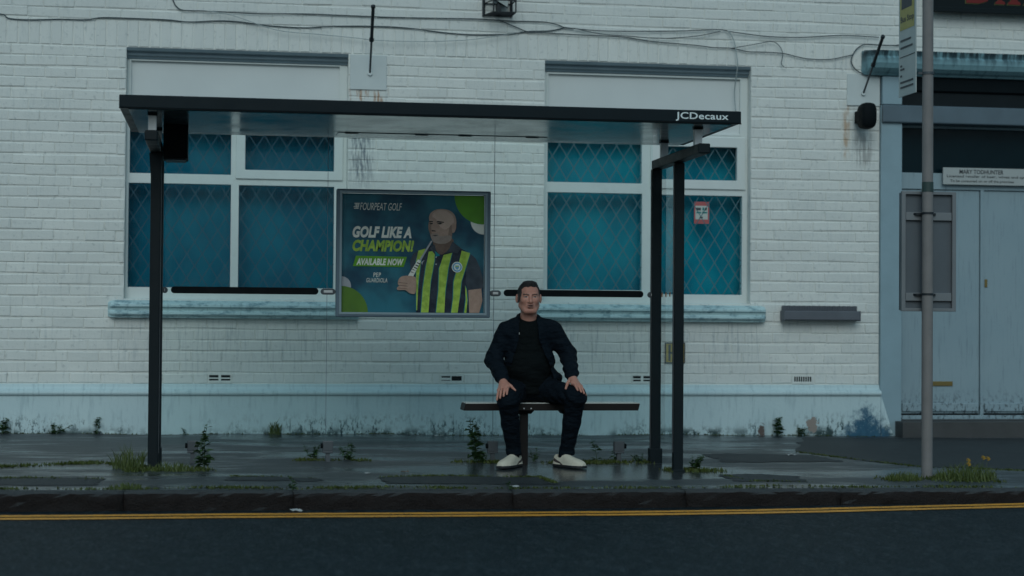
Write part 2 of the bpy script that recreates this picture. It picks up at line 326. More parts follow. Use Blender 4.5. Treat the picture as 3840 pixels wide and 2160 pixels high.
# ------------------------------------------------------------------ ground, road, pavement, kerb
g = MB(); g.add([(-150, -150, -.42), (150, -150, -.42), (150, 150, -.42), (-150, 150, -.42)], [(0, 1, 2, 3)])
tag(g.build('ground', M['ground']), kind='structure')
g = MB(); xs = [-70, -30, -12, -6, -3, 0, 2.33, 5, 8, 14, 35, 70]; ys = [-3.50, -4.2, -6, -9, -14, -19]
def road_z(x, y): return rz(max(-12, min(14, x))) - .0*(y+3.5) + .05*(1-math.exp((y+3.5)/4.0))*.6
g.add([(x, y, road_z(x, y)) for y in ys for x in xs], [(j*len(xs)+i, (j+1)*len(xs)+i, (j+1)*len(xs)+i+1, j*len(xs)+i+1) for j in range(len(ys)-1) for i in range(len(xs)-1)])
tag(g.build('road', M['road']), kind='structure')
random.seed(3)
pv = MB(); xs = [-70, -30, -12, -8]+[-6+.12*i for i in range(125)]+[10, 14, 35, 70]; ys = [-3.405+.115*i for i in range(33)]
def pav_z(x, y):
    b = gz(max(-12, min(14, x)), y)
    return b + .004*math.sin(x*2.1+y*3.7)+.003*math.sin(x*5.3-y*2.2+1) if y > -3.38 else b-.004
pv.add([(x, y, pav_z(x, y)) for y in ys for x in xs], [(j*len(xs)+i, j*len(xs)+i+1, (j+1)*len(xs)+i+1, (j+1)*len(xs)+i) for j in range(len(ys)-1) for i in range(len(xs)-1)])
pave = pv.build('pavement', M['pave'], smooth=True); tag(pave, kind='structure')
def patch(name, poly, up=.0025, mat='patch', k=9):
    """an irregular asphalt repair lying on the pavement (a fan of triangles following its fall)"""
    rnd = random.Random(len(poly)*7+int(poly[0][0]*100)); pts = []
    for i in range(len(poly)):
        a, b = poly[i], poly[(i+1) % len(poly)]
        for j in range(k): t = j/k; pts.append((a[0]+(b[0]-a[0])*t+rnd.uniform(-.03, .03), a[1]+(b[1]-a[1])*t+rnd.uniform(-.03, .03)))
    cx = sum(p[0] for p in pts)/len(pts); cy = sum(p[1] for p in pts)/len(pts)
    rings = [[(cx+(p[0]-cx)*s, cy+(p[1]-cy)*s) for p in pts] for s in (1, .75, .5, .25)]
    m = MB(); n = len(pts); vs = [(x, y, pav_z(x, y)+up+.0012*(k2 > 0)) for k2, rg in enumerate(rings) for x, y in rg]+[(cx, cy, pav_z(cx, cy)+up+.0012)]
    fs = [(r_*n+i, r_*n+(i+1) % n, (r_+1)*n+(i+1) % n, (r_+1)*n+i) for r_ in range(3) for i in range(n)]+[(3*n+i, 3*n+(i+1) % n, 4*n) for i in range(n)]
    m.add(vs, fs); o = m.build(name, M[mat], pave); return o
patch('asphalt_patch', [(.03, -3.03), (.62, -3.05), (.60, -2.86), (.22, -2.80), (.05, -2.86)])
patch('asphalt_patch', [(1.03, -3.16), (2.10, -3.17), (2.02, -2.83), (1.5, -2.76), (.98, -2.79)])
patch('asphalt_patch', [(-1.9, -3.22), (-.78, -3.18), (-.72, -2.88), (-1.3, -2.80), (-1.9, -2.84)])
patch('asphalt_patch', [(3.55, -1.95), (3.75, -2.05), (4.45, -1.98), (4.35, -1.55), (3.75, -1.42), (3.5, -1.5)])
patch('asphalt_patch', [(3.32, -3.10), (3.78, -3.14), (3.80, -2.80), (3.55, -2.68), (3.28, -2.72)])
patch('asphalt_patch', [(4.3, -1.3), (4.9, -2.35), (6.6, -2.6), (8, -2.3), (8, -.35), (5.3, -.2), (4.72, -.25)])
# kerb stones
kb = MB(); kb.box(-70, 70, -3.44, -3.40, -.40, -.17); kerb = kb.build('kerb', M['kerb']); tag(kerb, kind='structure')
joints = [-9.0, -7.1, -5.4, -3.5, -2.0, -.58, .42, 1.76, 2.85, 3.86, 5.6, 7.3, 9.2, 11]
for a, b in zip(joints[:-1], joints[1:]):
    rnd = random.Random(int(a*100)); m = MB(); nx = max(6, int((b-a)/.05)); prof = [(-3.405, 0), (-3.43, .0), (-3.50, -.004), (-3.523, -.012), (-3.53, -.028), (-3.532, -.06), (-3.533, -.09), (-3.534, -.12), (-3.535, -.20)]
    vs = []
    for i in range(nx+1):
        x = a+.0015+(b-a-.003)*i/nx; e = .006 if i in (0, nx) else 0
        for j, (py, pz) in enumerate(prof):
            k = 0 if j < 2 else .006 if j < 4 else .014
            vs.append((x, py+rnd.uniform(-k, k)+e, gz(x, -3.45)+pz+rnd.uniform(-k, k)*.6-e*.6))
    n = len(prof); fs = [(i*n+j, (i+1)*n+j, (i+1)*n+j+1, i*n+j+1) for i in range(nx) for j in range(n-1)]
    fs += [tuple(range(n)), tuple(range(nx*n+n-1, nx*n-1, -1))]
    m.add(vs, [q[::-1] for q in fs]); m.build('kerb_stone', M['kerb'], kerb, smooth=True, merge=True)
# double yellow lines with ragged edges
for (o0, o1) in ((.200, .300), (.348, .455)):
    m = MB(); rnd = random.Random(int(o0*1000)); N = 260; vs = []
    for i in range(N+1):
        x = -7+17*i/N; wob = .012*math.sin(x*1.3)+.008*math.sin(x*3.1+1) + .019*max(0, min(x, 5.2)-2.2)**2
        for o in (o0, o1):
            y = -3.535-o+wob+rnd.uniform(-.006, .006); vs.append((x, y, road_z(x, y)+.004))
    m.add(vs, [(2*i, 2*i+1, 2*i+3, 2*i+2) for i in range(N)])
    tag(m.build('yellow_line', M['yellow']), kind='structure')
# ------------------------------------------------------------------ the painted brick pub
pub = empty('pub_building', (1.8, 0, .08))
tag(pub, 'white painted brick pub with two leaded windows and a double door', 'building')
PITCH_Z = .0858; Z0 = .495; ZT = Z0+31*PITCH_Z; ZS = ZT+.212
W1 = (-.785, .968, 1.165, ZT); W2 = (2.580, 4.335, 1.165, ZT)
DOOR = (5.465, 7.46, -.2, 3.30)
VENTS = [(-.124, .062, 0), (1.731, 1.927, 1), (3.325, 3.500, 2), (4.698, 4.896, 3)]
VZ = (Z0, Z0+PITCH_Z)
XL, XR, ZTOP = -5.0, 10.5, 5.2
holes = [W1, W2, DOOR]
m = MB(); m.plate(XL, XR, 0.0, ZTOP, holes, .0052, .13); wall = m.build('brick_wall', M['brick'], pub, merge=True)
# body of the building behind the facade
m = MB(); m.box(XL, XR, 1.6, 9, -.1, ZTOP); m.box(XL, XL+.2, .131, 1.6, -.1, ZTOP); m.box(XR-.2, XR, .131, 1.6, -.1, ZTOP); m.box(XL, XR, .131, 1.6, ZTOP-.15, ZTOP); m.build('rear_wall', M['wallplain'], pub)
m = MB(); m.prism_x([(-.18, ZTOP+.002), (9.3, ZTOP+.002), (4.6, ZTOP+2.6)], XL-.15, XR+.15); m.build('roof', M['roofslate'], pub)
rnd = random.Random(11)
def brick_verts(L, H, rn, J=.0021):
    a, h = L/2, H/2; e, ez = (.0030, .0068) if L > H else (.0055, .0035); j = lambda s=1: rn.uniform(-J, J)*s
    dz = j(.6); ring = lambda x, z, y: [(-x+j(), y+j(.4), -z+j()), (x+j(), y+j(.4), -z+j()), (x+j(), y+j(.4), z+j()), (-x+j(), y+j(.4), z+j())]
    vs = ring(a, h, .012)+ring(a, h, .0034)+ring(a-e, h-ez, -.0004+dz)
    # a mid point on the long edges so they are not dead straight
    fs = [(4, 5, 9, 8), (5, 6, 10, 9), (6, 7, 11, 10), (7, 4, 8, 11), (8, 9, 10, 11), (0, 1, 5, 4), (1, 2, 6, 5), (2, 3, 7, 6), (3, 0, 4, 7)]
    return vs, fs
VAR = []
for i in range(14):
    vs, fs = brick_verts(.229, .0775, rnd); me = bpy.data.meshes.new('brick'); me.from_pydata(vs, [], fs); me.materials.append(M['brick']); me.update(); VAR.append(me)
SOL = []
for i in range(8):
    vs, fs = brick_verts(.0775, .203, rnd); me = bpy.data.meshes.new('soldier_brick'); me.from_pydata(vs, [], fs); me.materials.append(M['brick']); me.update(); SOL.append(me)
stuff = MB(); cand = []; soldiers = []
def free(z0, z1):
    segs = [(XL, XR)]
    for h in holes+[(v[0], v[1], *VZ) for v in VENTS]:
        if h[2] < z1-.01 and h[3] > z0+.01:
            segs = [s for (a, b) in segs for s in ((a, min(b, h[0])), (max(a, h[1]), b)) if s[1]-s[0] > .02]
    return segs
def course(z0, off):
    for (a, b) in free(z0, z0+PITCH_Z):
        x = a-((a-off) % .238)
        while x < b-.01:
            p, q = max(x, a), min(x+.238, b)
            if q-p > .03: cand.append((p, q, z0, z0+PITCH_Z))
            x += .238
zc = Z0; k = 0
while zc < ZT-.01: course(zc, (k % 2)*.119+.02*math.sin(k*2.3)); zc += PITCH_Z; k += 1
x = XL
while x < XR: soldiers.append((x, x+.0845)); x += .0845
zc = ZS
while zc < ZTOP-.02: course(zc, (k % 2)*.119); zc += PITCH_Z; k += 1
def showy(c):                 # bricks of the open wall that show largest: nearest the viewer and hidden by nothing
    a, b, z0, z1 = c; xm = (a+b)/2
    if b-a < .15 or a < -1.76: return 9
    if xm < -.80 and z1 < ZT+.01: return 0
    if 4.36 < xm < 5.46 and z0 > .5 and z1 < ZT+.01: return 1
    if 1.0 < xm < 2.58 and z1 < ZT+.01 and (z0 > 2.45 or z1 < 1.05): return 2
    if 1.9 < xm < 2.58 and z1 < ZT+.01: return 2
    return 3 if z0 > ZS-.01 and z0 < 3.6 and xm < 5.4 else 9
cand.sort(key=lambda c: (showy(c), c[0]))
for i, (a, b, z0, z1) in enumerate(cand):
    xm, zm = (a+b)/2, (z0+z1)/2; L = b-a-.0055; wob = .0038*math.sin(xm*1.9+z0*37)+.0024*math.sin(xm*5.3+z0*91); slo = .0057*math.cos(xm*1.9+z0*37)+.0095*math.cos(xm*5.3+z0*91)
    if i < 300 and showy((a, b, z0, z1)) < 9:
        o = bpy.data.objects.new('brick', VAR[rnd.randrange(14)]); COL.objects.link(o); o.parent = wall
        o.location = Vector((xm, rnd.uniform(-.0024, .0014), zm+wob+rnd.uniform(-.001, .001)))-wl(wall); o.scale = (L/.229, 1, 1); o.rotation_euler = (rnd.uniform(-.012, .012), -slo+rnd.uniform(-.004, .004), rnd.uniform(-.005, .005))
    else:
        vs, fs = brick_verts(L, .0775, rnd); dy = rnd.uniform(-.0024, .0014)
        stuff.add([(xm+p[0], p[1]+dy, zm+wob+slo*p[0]+p[2]) for p in vs], fs)
for i, (a, b) in enumerate(soldiers):
    xm = (a+b)/2; zm = (ZT+ZS)/2
    if DOOR[0] < xm < DOOR[1]: continue
    if -1.85 < xm < 5.46:
        o = bpy.data.objects.new('soldier_brick', SOL[rnd.randrange(8)]); COL.objects.link(o); o.parent = wall
        o.location = Vector((xm, rnd.uniform(-.002, .001), zm))-wl(wall); o.rotation_euler = (0, rnd.uniform(-.01, .01), 0)
    else:
        vs, fs = brick_verts(.0755, .203, rnd); stuff.add([(xm+p[0], p[1], zm+p[2]) for p in vs], fs)
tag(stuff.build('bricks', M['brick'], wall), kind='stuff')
# plinth with a rounded weathering ledge
prof = [(.05, 0), (-.052, 0), (-.050, .40), (-.066, .408), (-.072, .420), (-.068, .436), (-.052, .446), (-.030, .452), (-.018, .468), (-.012, .492), (.05, .494)]
for (a, b) in ((XL, 5.465), (7.46, XR)):
    m = MB(); m.prism_x(prof, a, b); m.build('plinth', M['plinth'], pub, smooth=False, bevel=.004)
# air bricks
for (a, b, kind) in VENTS:
    m = MB(); z0, z1 = VZ[0]+.006, VZ[1]-.008; xm = (a+b)/2
    if kind == 3: slots = [(a+.022+i*.0195, a+.036+i*.0195, z0+.018, z1-.012) for i in range(8)]
    elif kind == 1: slots = [(a+.012, xm-.012, z0+.020, z0+.026), (a+.012, xm-.012, z0+.044, z0+.058), (xm-.004, b-.018, z0+.020, z0+.058)]
    else: slots = [(a+.010, xm-.010, z0+.018, z0+.032), (xm+.010, b-.010, z0+.018, z0+.032), (a+.010, xm-.010, z0+.042, z0+.062), (xm+.010, b-.010, z0+.042, z0+.062)]
    m.plate(a+.003, b-.003, z0, z1, slots, -.003, .0042); v = m.build('air_brick', M['brick'], pub, merge=True)
    d = MB(); d.box(a+.004, b-.004, .0044, .0048, z0+.01, z1-.01); d.build('vent_void', M['dark'], v)

# ------------------------------------------------------------------ windows
FY = .095; S = (14.2+FY)/14.2
def sx(x): return x*S
def szz(z): return 1+(z-1)*S
def lattice(mb, x0, x1, z0, z1, y, ox, oz, a=.0605, b=.0965, w=.0032):
    for sgn in (1, -1):
        for k in range(-40, 41):
            # line: (z-oz) = sgn*(b/a)*(x-ox) + 2*b*k
            f_ = lambda x: oz+sgn*(b/a)*(x-ox)+2*b*k
            g_ = lambda z: ox+sgn*(z-oz-2*b*k)*a/b
            pts = []
            for (px, pz) in ((x0, f_(x0)), (x1, f_(x1)), (g_(z0), z0), (g_(z1), z1)):
                if x0-1e-6 <= px <= x1+1e-6 and z0-1e-6 <= pz <= z1+1e-6 and not any(abs(px-q[0])+abs(pz-q[1]) < 1e-4 for q in pts): pts.append((px, pz))
            if len(pts) < 2: continue
            (ax, az), (bx, bz) = pts[:2]; L = math.hypot(bx-ax, bz-az)
            if L < .01: continue
            nx, nz = -(bz-az)/L*w, (bx-ax)/L*w
            p = [(ax-nx, az-nz), (bx-nx, bz-nz), (bx+nx, bz+nz), (ax+nx, az+nz)]
            yy = y-.0004*(sgn > 0)
            mb.hexa([(p[0][0], yy-.003, p[0][1]), (p[1][0], yy-.003, p[1][1]), (p[1][0], yy, p[1][1]), (p[0][0], yy, p[0][1]),
                     (p[3][0], yy-.003, p[3][1]), (p[2][0], yy-.003, p[2][1]), (p[2][0], yy, p[2][1]), (p[3][0], yy, p[3][1])])
def window(W, panes, sash, panel, blind, lead, ox, oz, sillx, seed):
    x0, x1, z0, z1 = W
    fx0, fx1, fz0, fz1 = x0+.004, x1+.030, z0+.004, 3.075
    panes = [tuple((sx(p[0]), sx(p[1]), szz(p[2]), szz(p[3]))) for p in panes]; panel = (sx(panel[0]), sx(panel[1]), szz(panel[2]), szz(panel[3]))
    hol = panes+[panel]
    sash = (sx(sash[0]), sx(sash[1]), szz(sash[2]), szz(sash[3]))
    m = MB(); m.plate(x0+.001, x1+.0, z0, fz1, [p if i != 1 else (sash[0]+.012, sash[1]-.012, sash[2]+.012, sash[3]-.012) for i, p in enumerate(panes)]+[panel], FY, FY+.06)
    w = m.build('window', M['upvc'], pub, merge=True, bevel=.006)
    m = MB(); m.plate(*sash, [panes[1]], FY-.016, FY+.03); m.build('sash', M['upvc'], w, merge=True, bevel=.005)
    m = MB(); m.prism_x([(.002, z1-.001), (.030, z1-.001), (.128, z1-.001), (.128, 3.0755), (FY-.012, 3.0755), (FY-.020, 3.09), (.055, 3.10), (.050, 3.125), (.015, 3.132)], x0+.001, x1-.001); m.build('header', M['header'], w)
    m = MB(); m.box(panel[0]-.004, panel[1]+.004, FY+.022, FY+.035, panel[2]-.004, panel[3]+.004); m.build('infill_board', M['board'], w)
    m = MB(); m.plate(panel[0]-.011, panel[1]+.011, panel[2]-.011, panel[3]+.011, [(panel[0]+.001, panel[1]-.001, panel[2]+.001, panel[3]-.001)], FY-.004, FY+.004); m.build('board_bead', M['upvc'], w, merge=True)
    for i, p in enumerate(panes):
        m = MB(); m.box(p[0]-.004, p[1]+.004, FY+.024, FY+.028, p[2]-.004, p[3]+.004); m.build('pane', M['glass'], w)
        m = MB(); lattice(m, p[0], p[1], p[2], p[3], FY+.0235, ox, oz); m.build('lead_lattice', lead, w)
    # hanging blind with soft folds behind the glass
    m = MB(); n = 90; rn = random.Random(seed); a, b = x0-.05, x1+.08; ph = rn.uniform(0, 6)
    vs = []
    for i in range(n+1):
        x = a+(b-a)*i/n
        for z in (z0-.02, 1.6, 2.1, 2.62):
            vs.append((x, .30+.003*math.sin(x*23+ph)+.010*math.sin(x*3+z*3), z))
    m.add(vs, [(i*4+j, (i+1)*4+j, (i+1)*4+j+1, i*4+j+1) for i in range(n) for j in range(3)]); m.build('blind', blind, w, smooth=True)
    m = MB(); m.box(x0-.2, x1+.2, .62, .64, .8, 3.2); m.box(x0-.2, x1+.2, .13, .62, 2.62, 2.64); m.build('room_back', M['room'], w)
    # moulded stone sill
    m = MB(); pr = [(.10, 1.168), (FY, 1.168), (-.010, 1.150), (-.075, 1.128), (-.085, 1.118), (-.086, 1.102), (-.066, 1.090), (-.062, 1.072), (-.078, 1.060), (-.080, 1.044), (-.070, 1.034), (-.052, 1.030), (-.050, 1.016), (-.030, 1.012), (.03, 1.012)]
    n = len(pr); e = .03; vs = []
    for (x, s) in ((sillx[0], .25), (sillx[0]+.02, .8), (sillx[0]+e+.02, 1), (sillx[1]-e-.02, 1), (sillx[1]-.02, .9), (sillx[1], .55)):
        vs += [(x, (y_ if y_ > 0 else y_*s), z_ if s == 1 else 1.075+(z_-1.075)*(.72+.28*s)) for y_, z_ in pr]
    m.add(vs, [(c*n+i, c*n+(i+1) % n, (c+1)*n+(i+1) % n, (c+1)*n+i) for c in range(5) for i in range(n)]+[tuple(range(n-1, -1, -1)), tuple(range(5*n, 6*n))])
    m.build('sill', M['sill'], w, merge=True)
    return w
window(W1, [(-.752, .040, 2.158, 2.535), (.152, .858, 2.200, 2.515), (-.757, .042, 1.256, 2.080), (.104, .862, 1.260, 2.078)], (.078, .930, 2.128, 2.575), (-.748, .898, 2.590, 3.050), M['blindA'], M['leadA'], .062, 2.30, (-.905, 1.065), 5)
w2 = window(W2, [(2.606, 3.400, 2.155, 2.535), (3.560, 4.212, 2.194, 2.470), (2.609, 3.404, 1.270, 2.070), (3.527, 4.262, 1.241, 2.066)], (3.470, 4.285, 2.118, 2.555), (2.606, 4.240, 2.580, 3.045), M['blindB'], M['lead'], 3.03, 2.38, (2.50, 4.458), 9)
m = MB(); a, b, c, d = 3.880, 4.010, 1.838, 2.022; m.box(a, b, .1165, .1180, c, d)
stick = m.build('sticker', M['red'], w2); tag(stick, 'red bordered notice stuck inside the pane')
m = MB(); m.box(a+.011, b-.012, .1158, .1164, c+.036, d-.034); m.build('sticker_paper', M['paper'], w2)
m = MB(); 
for (u0_, u1_, v0_, v1_, mi) in ((.06, .44, .66, .86, 0), (.56, .72, .66, .88, 1), (.78, .92, .66, .88, 0), (.08, .46, .44, .56, 1), (.54, .95, .44, .56, 1), (.35, .6, .08, .2, 0)):
    w_, h_ = b-a-.023, d-c-.07; m.box(a+.011+u0_*w_, a+.011+u1_*w_, .1151, .1157, c+.036+v0_*h_, c+.036+v1_*h_, mi)
m.build('sticker_print', [M['ink'], M['teal']], w2)

# ------------------------------------------------------------------ entrance bay
DY = .10; DS = (14.2+DY)/14.2
m = MB(); m.box(5.468, 5.655, -.030, .13, .05, 2.862); m.box(5.474, 5.648, -.045, .10, 2.866, 3.105)
p = m.build('pilaster', M['pil'], pub, bevel=.006)
m = MB(); m.hexa([(5.4665, -.054, .04), (5.585, -.052, .04), (5.585, -.0305, .04), (5.4665, -.0305, .04), (5.4665, -.046, .40), (5.475, -.034, .40), (5.475, -.0305, .40), (5.4665, -.0305, .40)]); m.build('pilaster_base', M['plinth'], pub)
m = MB(); m.box(7.28, 7.458, -.030, .13, .06, 2.862); m.box(7.286, 7.45, -.045, .10, 2.866, 3.105); m.build('pilaster', M['pil'], pub, bevel=.006)
m = MB(); m.prism_x([(.13, 2.712), (-.055, 2.712), (-.060, 2.722), (-.060, 2.850), (-.052, 2.862), (.13, 2.862)], 5.472, 7.46); m.build('lintel', M['band'], pub, bevel=.004)
m = MB(); m.box(5.655, 7.28, .030, .12, 2.866, 3.105); m.build('fascia_board', M['darkboard'], pub)
m = MB(); m.prism_x([(.028, 2.985), (.028, 3.104), (-.03, 3.104), (.0, 3.0)], 5.656, 7.279); m.build('shutter_box', M['darkboard'], pub)
m = MB(); pr = [(.05, 3.109), (-.060, 3.109), (-.075, 3.122), (-.110, 3.135), (-.150, 3.160), (-.172, 3.200), (-.176, 3.240), (-.150, 3.262), (-.160, 3.285), (-.168, 3.306), (.05, 3.335)]
n = len(pr); vs = []
for (x, s) in ((5.300, .15), (5.308, .55), (5.330, .86), (5.375, 1), (7.60, 1), (7.66, .3)): vs += [(x, y_*s if y_ < 0 else y_, 3.21+(z_-3.21)*(.85+.15*s)) for y_, z_ in pr]
m.add(vs, [(c*n+i, c*n+(i+1) % n, (c+1)*n+(i+1) % n, (c+1)*n+i) for c in range(5) for i in range(n)]+[tuple(range(n-1, -1, -1)), tuple(range(5*n, 6*n))]); m.build('cornice', M['cornice'], pub, merge=True)
m = MB(); m.plate(5.655, 7.28, .195, 2.712, [(5.700, 6.418, .23, 2.165), (6.448, 7.24, .23, 2.165), (5.690, 7.24, 2.305, 2.69)], DY, DY+.06); df = m.build('door_frame', M['door'], pub, merge=True, bevel=.004)
m = MB(); m.box(5.685, 7.245, DY+.035, DY+.042, 2.30, 2.695); m.build('fanlight', M['darkglass'], df)
for (a, b, lb) in ((5.704, 6.414, True), (6.452, 7.236, False)):
    m = MB(); m.box(a, b, DY+.016, DY+.055, .245, 2.161); d = m.build('door', M['door'], pub, bevel=.003)
    m = MB(); m.box(a+.01, b-.01, DY-.004, DY+.015, .262, .335); m.build('weather_board', M['door'], d, bevel=.006)
    m = MB(); m.box(a, b, DY+.03, DY+.05, .20, .244); m.build('threshold_gap', M['dark'], d)
    if lb:
        m = MB(); m.box(5.962, 6.172, DY+.006, DY+.0155, .480, .520); m.build('letter_plate', M['brass'], d, bevel=.004)
    else:
        m = MB(); m.box(6.462, 6.486, DY+.008, DY+.0155, 1.33, 1.40); m.build('lock', M['brass'], d, bevel=.003)
m = MB(); m.box(5.600, 7.33, -.20, .25, .02, .190); m.box(5.66, 7.28, -.02, .25, .190, .197); m.build('door_step', M['step'], pub, bevel=.012)
m = MB(); m.box(5.655, 7.28, .30, .32, .1, 2.75); m.build('lobby_back', M['room'], pub)
# licensee plate over the door
m = MB(); m.box(6.058, 6.90, DY-.045, DY-.030, 2.207, 2.352); sgn = m.build('licence_sign', M['signwhite'], None, bevel=.002); tag(sgn, 'white licensee name plate above the double door', 'sign')
sgn.location = (6.058, 0, 2.207); 
for v in sgn.data.vertices: v.co -= Vector((6.058, 0, 2.207))
m = MB(); yt = DY-.0465
def tx(a, b, z0, z1): return lambda u, v: (a+(b-a)*u, yt, z0+(z1-z0)*v)
text_into(m, 'MARY TODHUNTER', tx(6.205, 6.605, 2.300, 2.337), bold=.018)
text_into(m, 'Licensed retailer of beer, wines and spirits', tx(6.092, 6.86, 2.262, 2.290), bold=.01)
text_into(m, 'To be consumed on or off the premises', tx(6.122, 6.70, 2.222, 2.250), bold=.01)
m.build('lettering', M['signink'], sgn)
# pub name board, cut by the top of the picture
ps = empty('pub_sign', (5.892, -.10, 3.66)); tag(ps, 'dark pub name board with red serif letters, high above the door', 'sign')
m = MB(); m.box(5.892, 8.4, -.09, -.002, 3.675, 4.25); m.build('board', M['pubsign'], ps, bevel=.004)
m = MB(); m.plate(5.880, 8.412, 3.655, 4.27, [(5.915, 8.377, 3.70, 4.227)], -.115, -.0915); m.build('frame', M['pubsign'], ps, merge=True, bevel=.005)
def serif_word(mb, x, z, h, g, y):
    def B(x):
        t = .075; mb.prism_y([(x-.02, z), (x+.10, z), (x+.17, z+.02), (x+.205, z+.08), (x+.20, z+.14), (x+.16, z+h*.52), (x+.19, z+h*.7), (x+.17, z+h*.93), (x+.10, z+h), (x-.02, z+h)], y-g, y)
    def A(x):
        for s in ((x, x+.095), (x+.115, x+.235)): mb.prism_y([(s[0], z), (s[1], z), (s[1]-.01, z+.022), (s[1]-.028, z+.03), (s[0]+.028, z+.03), (s[0]+.01, z+.022)], y-g, y)
        mb.prism_y([(x+.03, z+.031), (x+.062, z+.031), (x+.135, z+h), (x+.095, z+h)], y-g, y); mb.prism_y([(x+.145, z+.031), (x+.205, z+.031), (x+.150, z+h), (x+.136, z+h*.9)], y-g, y)
    def Y(x):
        mb.prism_y([(x, z), (x+.125, z), (x+.115, z+.022), (x+.095, z+.03), (x+.03, z+.03), (x+.01, z+.022)], y-g, y); mb.prism_y([(x+.035, z+.031), (x+.09, z+.031), (x+.09, z+h*.45), (x+.035, z+h*.45)], y-g, y)
        mb.prism_y([(x+.035, z+h*.451), (x+.09, z+h*.451), (x-.02, z+h), (x-.09, z+h)], y-g, y); mb.prism_y([(x+.062, z+h*.451), (x+.09, z+h*.451), (x+.20, z+h), (x+.16, z+h)], y-g, y)
    B(x); A(x+.24); Y(x+.50)
m = MB(); serif_word(m, 6.215, 3.742, .34, .008, -.091); m.build('lettering', M['letred'], ps)
m = MB(); serif_word(m, 6.208, 3.735, .354, .003, -.0905); m.build('letter_outline', M['letgold'], ps)

# ------------------------------------------------------------------ things fixed to the facade
def bracket(px, pz0, pz1, x0, x1, rod_a, rod_b, label):
    e = empty('pole_bracket', (x0, 0, pz0)); tag(e, label, 'bracket', 'pole brackets on white plates')
    m = MB(); m.box(x0, x1, -.014, .004, pz0, pz1); m.build('plate', M['plate'], e, bevel=.003)
    a, b = Vector(rod_a), Vector(rod_b); c = a.lerp(b, .52)
    m = MB(); m.tube([a, c], .0085, 8); m.build('rod', M['bracket'], e, smooth=False)
    m = MB(); m.tube([c, b], .0135, 10); m.tube([b, b+(b-a).normalized()*.02], .018, 10); m.tube([c-(b-a)*.02, c+(b-a)*.02], .019, 10); m.build('socket', M['rod'], e)
    m = MB(); m.tube([a+Vector((0, .016, 0)), a+Vector((0, -.01, .002))], .02, 10); m.build('boss', M['plate'], e)
bracket(0, 2.868, 3.150, .980, 1.276, (1.139, -.02, 3.00), (1.128, -.42, 3.46), 'black iron rod leaning out from white plate beside the left window')
bracket(0, 2.852, 3.120, 5.172, 5.462, (5.312, -.02, 2.955), (5.318, -.44, 3.36), 'black iron rod leaning out from white plate above the loudspeaker')
# caged floodlight
e = empty('caged_floodlight', (2.18, 0, 3.49)); tag(e, 'black wire cage round a small floodlight, top of the wall', 'light')
def bar(a, b, r=.0055): m.tube([a, b], r, 6)
m = MB(); zb, zt = 3.497, 3.78; wf = [(2.064, -.012), (2.292, -.012), (2.300, -.20), (2.118, -.20)]
for i, (x, y) in enumerate(wf): bar((x, y, zb if i < 2 else zb+.012), (x, y, zt), .012 if i < 2 else .006)
for z in (zb+.006, 3.60, 3.69, zt):
    for i in range(4): bar((*wf[i], z), (*wf[(i+1) % 4], z), .005)
for i in range(1, 6):
    t = i/6; a = Vector((*wf[0], zb+.008)).lerp(Vector((*wf[3], zb+.012)), t); b = Vector((*wf[1], zb+.008)).lerp(Vector((*wf[2], zb+.012)), t); bar(a, b, .0035)
m.build('cage', M['rod'], e)
m = MB(); m.hexa([(2.13, -.10, 3.62), (2.25, -.10, 3.55), (2.25, -.03, 3.57), (2.13, -.03, 3.64), (2.14, -.12, 3.70), (2.26, -.12, 3.63), (2.26, -.03, 3.66), (2.14, -.03, 3.73)]); m.build('lamp_housing', M['rod'], e, bevel=.004)
m = MB(); m.hexa([(2.135, -.116, 3.625), (2.245, -.116, 3.56), (2.245, -.103, 3.56), (2.135, -.103, 3.625), (2.145, -.134, 3.697), (2.255, -.134, 3.632), (2.255, -.122, 3.632), (2.145, -.122, 3.697)]); m.build('lens', M['lamp'], e)
m = MB(); m.box(2.165, 2.195, -.09, -.002, 3.51, 3.60); m.build('mount', M['rod'], e)
# loudspeaker
e = empty('loudspeaker', (5.36, 0, 2.62)); tag(e, 'black rounded outdoor loudspeaker on the white brick corner', 'loudspeaker')
m = MB(); n = 24; vs = []; cx, cz = 5.292, 2.748
for (y, s) in ((-.07, .80), (-.085, .93), (-.13, 1.0), (-.19, 1.0), (-.222, .95), (-.236, .82)):
    for k in range(n):
        a = 2*math.pi*k/n; c_, s_ = math.cos(a), math.sin(a); q = 3.4
        rr_ = (abs(c_)**q+abs(s_)**q)**(-1/q); vs.append((cx+.0655*s*c_*rr_, y, cz+.109*s*s_*rr_))
m.add(vs, [(c*n+k, c*n+(k+1) % n, (c+1)*n+(k+1) % n, (c+1)*n+k) for c in range(5) for k in range(n)]+[tuple(range(n-1, -1, -1)), tuple(range(5*n, 6*n))]); m.build('cabinet', M['soot'], e, smooth=True, merge=True)
m = MB(); m.box(5.225, 5.245, -.16, -.05, 2.70, 2.79); m.box(5.24, 5.34, -.075, -.002, 2.70, 2.80); m.build('wall_bracket', M['soot'], e, bevel=.004)
